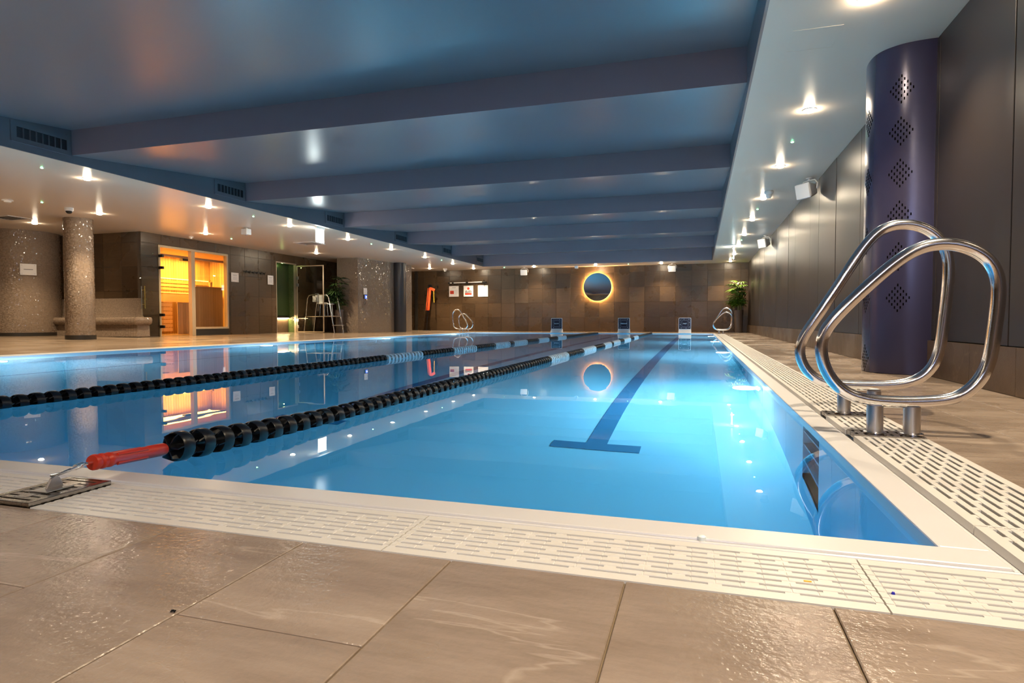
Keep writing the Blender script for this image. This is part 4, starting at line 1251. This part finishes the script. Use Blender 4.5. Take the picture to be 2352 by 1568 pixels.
# ------------------------------------------------------------------ lifeguard chair
t = thing('lifeguard_chair', 'tubular steel lifeguard chair with a white plastic seat', 'chair', (-12.3, 18.25, lz(-12.3)))
def leg_pts(y): return [(-.68, y, 0), (-.60, y, .55), (-.53, y, 1.17), (-.47, y, 1.27), (-.38, y, 1.30), (.12, y, 1.30), (.24, y, 1.28), (.31, y, 1.19), (.40, y, .70), (.52, y, 0)]
for y in (-.30, .24):
    m = MB(); m.tube(leg_pts(y), .021, 10); m.build('side_frame', MT['steel'], t, smooth=True)
m = MB()
for y in (-.30, .24): m.tube([(-.595, y, .56), (.43, y, .56)], .017, 8)
m.tube([(-.59, -.30, .56), (-.59, .24, .56)], .017, 8); m.tube([(.43, -.30, .56), (.43, .24, .56)], .017, 8); m.build('cross_bar', MT['steel'], t, smooth=True)
m = MB(); m.box(-.1, .42, -.28, .22, .565, .585); m.build('foot_platform', MT['satin'], t, bevel=.004)
m = MB(); m.box(.44, .56, -.31, .25, .245, .27); m.build('step', MT['satin'], t, bevel=.004)
for x, y in ((-.13, -.16), (-.13, .12), (.17, -.16), (.17, .12)):
    m = MB(); m.tube([(x * .9, y, .98), (x * 1.1 + .0, y, .57)], .012, 8); m.build('seat_post', MT['steel'], t, smooth=True)
m = MB(); prof = []
seat = [(-.27, 1.30), (-.255, 1.20), (-.235, 1.08), (-.20, 1.00), (-.12, .975), (0, .985), (.12, 1.0), (.20, .99), (.225, .965)]
rings = []
for x, z in seat: rings.append([(x + .03 * abs(v) ** 2 * (1 if z > 1.02 else 0), v * .21 - .02, z + .03 * v * v) for v in (-1, -.6, -.2, .2, .6, 1)])
m.loft(rings, list(range(9)), list(range(6))); o = m.build('seat', MT['white'], t, smooth=True, fix=False)
sm = o.modifiers.new('thickness', 'SOLIDIFY'); sm.thickness = .016
m = MB(); m.box(-.375, -.36, -.22, -.05, 1.06, 1.26); m.build('paper_pad', MT['sign'], t)
m = MB(); m.tube([(-.37, -.13, 1.26), (-.33, -.13, 1.31)], .006, 6); m.build('pad_cord', MT['black'], t)
m = MB(); m.box(-.13, -.11, -.34, -.32, .74, 1.36); m.box(-.075, -.055, -.34, -.32, .74, 1.36); m.build('flag_holder', MT['steel'], t)

# ------------------------------------------------------------------ sauna
x0, x1 = LX - .10, LX + .004
fl = lz(LX)
t = bpy.data.objects.new('window_4', None); COL.objects.link(t); t.location = (LX, D0, fl); struct(t, 'pale wooden sauna frame with an open doorway and a large window')
def fb(m, a, b, c0, c1, d0=-.10, d1=.012): m.box(d0, d1, a - D0, b - D0, c0 - fl, c1 - fl)
q = .055
m = MB(); fb(m, D0, D0 + q, fl, FT); m.build('jamb', MT['frame'], t)
m = MB(); fb(m, D1 - .02, D1 + .10, fl, FT - q - .001); m.build('mullion', MT['frame'], t)
m = MB(); fb(m, W1 - q, W1, .23, FT); m.build('jamb', MT['frame'], t)
m = MB(); fb(m, D0 + q, W1 - q, FT - q, FT); m.build('head_rail', MT['frame'], t)
m = MB(); fb(m, D1 + .10, W1 - q, .23, .23 + q); m.build('sill', MT['frame'], t)
m = MB(); fb(m, D1 + .10, W1 - q, .23 + q, FT - q, -.05, -.042); m.build('window_pane', MT['glass'], t)
# door leaf swung back against the wall
t = thing('sauna_door', 'open glass sauna door leaf folded back beside the doorway', 'door', (LX + .13, D0 + .02, fl))
m = MB(); m.box(.004, .012, -.69, -.02, .02, 2.26); m.build('glass_leaf', MT['glass'], t)
for z in (.25, .55, 1.75, 2.05):
    m = MB(); m.box(-.118, .018, -.03, .02, z - .035, z + .035); m.build('hinge', MT['black'], t, bevel=.004)
for dx, mt_ in ((-.028, MT['satin']), (.075, MT['brass'])):
    m = MB(); m.cyl((dx, -.62, .70), (dx, -.62, 1.25), .013, 10)
    m.cyl((dx, -.62, .80), (.008, -.62, .80), .007, 8); m.cyl((dx, -.62, 1.15), (.008, -.62, 1.15), .007, 8); m.build('handle', mt_, t, smooth=True)
# sauna room
sx0, sy0, sy1 = -15.45, 12.0, 16.4
m = MB()
m.box(sx0 - .05, LX - .121, sy0, sy1, -.1, fl + .005); struct(m.build('floor_sauna', MT['tilebase']))
m = MB(); m.box(sx0 - .05, LX - .121, sy0, sy1, 2.42, 2.5); struct(m.build('ceiling_sauna', MT['sauna_roof']))
wsb = MB(); wsb.box(sx0 - .1, sx0 - .03, sy0, sy1, 0, 2.42); wsb.box(sx0, LX - .121, sy0 - .1, sy0, 0, 2.42); wsb.box(sx0, LX - .121, sy1, sy1 + .1, 0, 2.42)
wsr = struct(wsb.build('wall_sauna_inside', MT['sauna_roof']), 'sauna interior lining')
yy = sy0
while yy < sy1:
    m = MB(); m.box(sx0 - .03, sx0 - .012, yy + .004, min(yy + .095, sy1) - .004, fl, 2.42); m.build('plank', MT['woodv'], wsr); yy += .095
xx = sx0
while xx < LX - .13:
    m = MB(); m.box(xx + .004, min(xx + .095, LX - .125) - .004, sy1 - .018, sy1, fl, 2.42); m.build('plank', MT['woodv'], wsr); xx += .095
# benches along the back
t = thing('sauna_bench', 'two tier slatted wooden sauna bench glowing orange', 'bench', (sx0, sy0, fl))
for k in range(7):
    m = MB(); m.box(.82, .845, .02, 2.05, .10 + k * .118, .20 + k * .118); m.build('front_slat', MT['woodh'], t)
for k in range(4):
    m = MB(); m.box(.84 - .10 * k - .09, .84 - .10 * k, .02, 2.05, .925, .955); m.build('seat_slat', MT['woodh'], t)
for k in range(5):
    m = MB(); m.box(.10 + .095 * k, .185 + .095 * k, .02, 4.3, 1.20, 1.23); m.build('seat_slat', MT['woodh'], t)
for k in range(3):
    m = MB(); m.box(.02, .045, .02, 4.3, 1.34 + k * .105, 1.42 + k * .105); m.build('back_slat', MT['woodh'], t)
m = MB(); m.box(.54, .565, .02, 4.3, .96, 1.19); m.build('upper_front', MT['woodh'], t)
m = MB(); m.box(.0, .018, .02, 4.3, 1.245, 1.265); m.build('light_strip', MT['sauna_strip'], t)
m = MB(); m.box(.0, .018, .02, 4.3, 1.68, 1.70); m.build('light_strip', MT['sauna_strip'], t)
# guard panel and half height partition by the window
t = thing('sauna_partition', 'half height wooden partition panel behind the sauna window', 'partition', (-14.25, 13.9, fl))
for k in range(6):
    m = MB(); m.box(-.01, .01, -.02 + k * .10, .075 + k * .10, .02, .90); m.build('board', MT['woodv'], t)
m = MB(); m.box(-.03, .02, -.03, .60, .90, .93); m.build('top_rail', MT['woodh'], t)
t = thing('sauna_heater_guard', 'tall plain wooden heater guard filling the lower sauna window', 'panel', (-14.22, 14.5, fl))
for k in range(11):
    m = MB(); m.box(-.012, .012, k * .098, k * .098 + .094, .08, 1.40); m.build('board', MT['frame'], t)
m = MB(); m.box(-.06, .05, -.02, 1.10, 1.40, 1.43); m.build('top_rail', MT['woodh'], t)
t = thing('sauna_bucket', 'small dark wooden bucket standing on the sauna partition', 'bucket', (-14.22, 15.1, fl + 1.43))
m = MB(); m.lathe([(.04, 0), (.055, .14), (.048, .14), (.036, .015), (0, .015)], (0, 0, 0), 16); m.build('tub', MT['woodv'], t, smooth=True)
m = MB(); m.tube([(-.052, 0, .13), (0, 0, .2), (.052, 0, .13)], .005, 6); m.build('handle', MT['black'], t)
t = thing('sauna_ceiling_duct', 'wooden boxed rail under the sauna ceiling', 'rail', (-13.75, 12.0, 2.22))
m = MB(); m.box(-.03, .03, .02, 4.3, -.03, .03); m.build('beam', MT['woodh'], t)
m = MB(); m.box(-.06, .06, 1.55, 1.80, -.10, -.04); m.build('bracket_box', MT['tilebase'], t)
SA = (1.0, .46, .07)
light('AREA', 'sauna_lamp', (-14.7, 14.2, 2.38), 95, SA, None, shape='RECTANGLE', size=1.0, size_y=3.6)

# ------------------------------------------------------------------ steam room
t = thing('steam_door_frame', 'slim metal frame around the green steam room doorway', 'frame', (LX, S0, fl))
m = MB(); m.box(-.08, .012, 0, .035, 0, FT - fl); m.build('jamb', MT['alu'], t)
m = MB(); m.box(-.08, .012, S1 - S0 - .035, S1 - S0, 0, FT - fl); m.build('jamb', MT['alu'], t)
m = MB(); m.box(-.08, .012, .035, S1 - S0 - .035, FT - fl - .035, FT - fl); m.build('head', MT['alu'], t)
t = thing('steam_door', 'open glass door leaf with pale metal edges beside the steam room', 'door', (LX + .03, S1 - .01, fl))
a = 1.06; h = 2.27; e = .030
m = MB(); m.box(.02, a - .01, -.004, .004, .03, h - .01); m.build('glass_leaf', MT['glass'], t)
m = MB(); m.box(0, e, -.016, .016, .01, h); m.build('stile', MT['alu'], t)
m = MB(); m.box(a - e, a, -.016, .016, .01, h); m.build('stile', MT['alu'], t)
m = MB(); m.box(e, a - e, -.016, .016, h - e, h); m.build('top_rail', MT['alu'], t)
m = MB(); m.box(e, a - e, -.016, .016, .01, .01 + e); m.build('bottom_rail', MT['alu'], t)
for z in (.2, .42, 1.62, 1.86):
    m = MB(); m.box(.0, .07, -.03, .02, z - .05, z + .05); m.build('hinge', MT['satin'], t, bevel=.003)
m = MB()
m.box(-15.6, LX - .121, 16.5, 19.3, -.1, fl + .003); struct(m.build('floor_steam', MT['tilebase']))
SX = -13.45
m = MB(); m.sheet([(LX - .08, 17.785), (SX, 17.785)], [fl, 2.6]); struct(m.build('wall_steam_jamb', MT['mosaic_g'], fix=False), 'green mosaic reveal of the steam room')
m = MB(); m.box(SX - .06, SX, 16.6, 17.78, .62, 2.6); m.box(SX - .06, LX - .121, 16.70, 16.76, fl, 2.6); m.box(SX - .06, LX - .121, 16.6, 17.9, 2.5, 2.6); m.box(SX - .06, LX - .121, 17.79, 17.85, fl, 2.6)
struct(m.build('wall_steam', MT['steam']), 'dark green steam room lining')
t = thing('steam_bench', 'lit bench with a glowing strip in the steam room doorway', 'bench', (SX, 16.77, fl))
m = MB(); m.box(-.30, .03, .0, 1.01, .50, .545); m.build('seat_slab', MT['tilebase'], t, bevel=.006)
m = MB(); m.box(-.06, -.04, .0, 1.01, .0, .50); m.build('front_panel', MT['skirt'], t)
m = MB(); m.box(-.025, -.005, .0, 1.01, .478, .497); m.build('light_strip', MT['strip'], t)
light('AREA', 'steam_strip_glow', (SX - .012, 17.27, .475 + fl), 7, (1, .72, .38), None, shape='RECTANGLE', size=.03, size_y=1.0)
light('POINT', 'steam_glow', (-13.33, 17.3, 2.3), .3, (.55, .8, .25), None, shadow_soft_size=.02)

# notices, coat hooks beside the sauna
poster('notice', (LX + .0, 14.92, 1.74), .30, .27, (1, 0, 0), 'white notice plate beside the sauna window', [('text_line', MT['ink'], [(-.09, .09, .07, .078), (-.07, .07, .045, .052)]), ('small_text', MT['signline'], [(-.08, .08, .0 - k * .022, .005 - k * .022) for k in range(4)])], group='notices beside sauna and steam room')
poster('notice', (LX + .0, 16.49, 1.76), .27, .29, (1, 0, 0), 'white notice plate beside the steam room doorway', [('text_line', MT['ink'], [(-.08, .08, .08, .088), (-.06, .06, .055, .062)]), ('small_text', MT['signline'], [(-.08, .08, .01 - k * .022, .015 - k * .022) for k in range(5)])], group='notices beside sauna and steam room')
t = thing('coat_rack', 'dark rail of six coat hooks between the two notices', 'coat rack', (LX, 15.76, 1.95))
m = MB(); m.box(0, .012, -.46, .46, -.02, .02); m.build('rail', MT['black'], t)
for k in range(6):
    y = -.42 + k * .168
    m = MB(); m.tube([(.01, y, .01), (.06, y, -.02), (.075, y, .03)], .012, 6); m.tube([(.01, y, -.01), (.04, y, -.05), (.05, y, -.03)], .01, 6); m.build('hook', MT['black'], t)
# notice on the drum
a = math.atan2(10.75 - dc[1], -15.55 - dc[0]); nx, ny = math.cos(a), math.sin(a)
poster('notice', (dc[0] + nx * dr, dc[1] + ny * dr, 1.70), .32, .27, (nx, ny, 0), 'white notice plate on the curved mosaic wall', [('text_line', MT['ink'], [(-.09, .09, -.008, .008)])])
# controls on the mosaic block
def on_block(u, d): # point along B..C face
    return (C_[0] + (D_[0] - C_[0]) * u, C_[1] + (D_[1] - C_[1]) * u)
fd = Vector((D_[0] - C_[0], D_[1] - C_[1], 0)).normalized(); fn = Vector((fd.y, -fd.x, 0))
px_, py_ = on_block(.115, 0)
poster('notice', (px_, py_, 1.50), .19, .22, fn, 'small white notice on the taupe mosaic block', [('text_line', MT['signline'], [(-.05, .05, .04 - k * .03, .046 - k * .03) for k in range(4)])], screws=False)
t = thing('control_panel', 'small square control panel glowing blue on the mosaic block', 'control panel', (px_, py_, 1.30)); t.rotation_euler = (0, 0, math.atan2(fn.y, fn.x))
m = MB(); m.box(0, .02, -.09, .09, -.075, .075); m.build('case', MT['black'], t, bevel=.006)
m = MB(); m.box(.0195, .0225, -.02, .085, -.06, .06); m.build('screen', MT['bluelit'], t)
m = MB(); m.lathe([(.018, .02), (.015, .03), (0, .03)], (0, .05, .0), 12, axis='x', cap=False); m.build('lit_dial', emis('dial_glow', (.5, .6, 1), 4), t)
t = thing('shower_button', 'small chrome push button under the blue control panel', 'button', (px_, py_, 1.10)); t.rotation_euler = (0, 0, math.atan2(fn.y, fn.x))
m = MB(); m.lathe([(.03, 0), (.03, .012), (.02, .016)], (0, 0, 0), 16, axis='x', cap=False); m.build('rose', MT['steel'], t, smooth=True)
m = MB(); m.box(.0, .03, -.012, .012, -.06, .03); m.build('lever', MT['steel'], t, bevel=.004)

# ------------------------------------------------------------------ mosaic bench
t = thing('mosaic_bench', 'tan mosaic bench with rounded seat edge and low backrest', 'bench', (-14.5, 11.76, .07))
prof = [(-.36, .0), (-.34, .28), (-.42, .30), (-.46, .34), (-.475, .40), (-.46, .445), (-.42, .47), (-.30, .475), (-.14, .475), (-.09, .49), (-.065, .53), (-.045, .90), (-.03, .945), (-.003, .95)]
prof = [(y, z) for y, z in prof]
cum = [0]
for p_, q_ in zip(prof[:-1], prof[1:]): cum.append(cum[-1] + math.hypot(q_[0] - p_[0], q_[1] - p_[1]))
rings = []; us = []
for x, f_ in ((-1.62, 0), (-1.2, 0), (0, 0), (1.2, 0), (1.31, 0)):
    rings.append([(x + (.36 * (-y / .475) if x > 1.25 else 0) * .95, y, z) for y, z in prof]); us.append(x)
m = MB(); m.loft(rings, us, cum); m.build('seat_shell', MT['mosaic'], t, smooth=True, fix=False)
m = MB(); m.loft([[p_ for p_ in rings[-1]], [(p_[0] - .001, -.002, p_[2]) for p_ in rings[-1]]], [0, .4], cum); m.build('end_cheek', MT['mosaic'], t, fix=False)
m = MB(); m.box(-1.62, 1.25, -.33, -.003, -.01, .05); m.build('plinth', MT['tilebase'], t)

# ------------------------------------------------------------------ small bits on the near floor
t = thing('debris', 'tiny dark scrap lying on the near deck tiles', 'debris', (-.758, .719, .001))
m = MB()
for k, (a_, b_, c_) in enumerate(((0, 0, .0022), (.003, .001, .0018), (-.003, .0012, .0016), (.0045, -.0015, .0014), (-.001, -.0022, .0015))):
    m.lathe([(0, 0), (c_, c_ * .5), (c_ * .8, c_ * 1.3), (0, c_ * 1.6)], (a_, b_, 0), 7, cap=False)
m.build('scrap', MT['black'], t)
t = thing('coping_stud', 'small round white stud on the near coping lip', 'stud', (.009, PY0 - CW + .014, 0))
m = MB(); m.lathe([(.0085, -.004), (.0085, .003), (.006, .005), (0, .0055)], (0, 0, 0), 18); m.build('cap', MT['floatwhite'], t, smooth=True)
t = thing('paint_fleck', 'tiny yellow fleck on the near white grate', 'fleck', (.179, 1.118, 0))
m = MB(); m.box(-.006, .006, -.002, .002, -.003, .0012); m.build('chip', MT['yellow'], t)
t = thing('paint_fleck', 'tiny blue fleck on the near right corner grate', 'fleck', (.304, 1.111, 0))
m = MB(); m.lathe([(.003, -.002), (.002, .0015), (0, .002)], (0, 0, 0), 8); m.build('chip', MT['blue'], t)
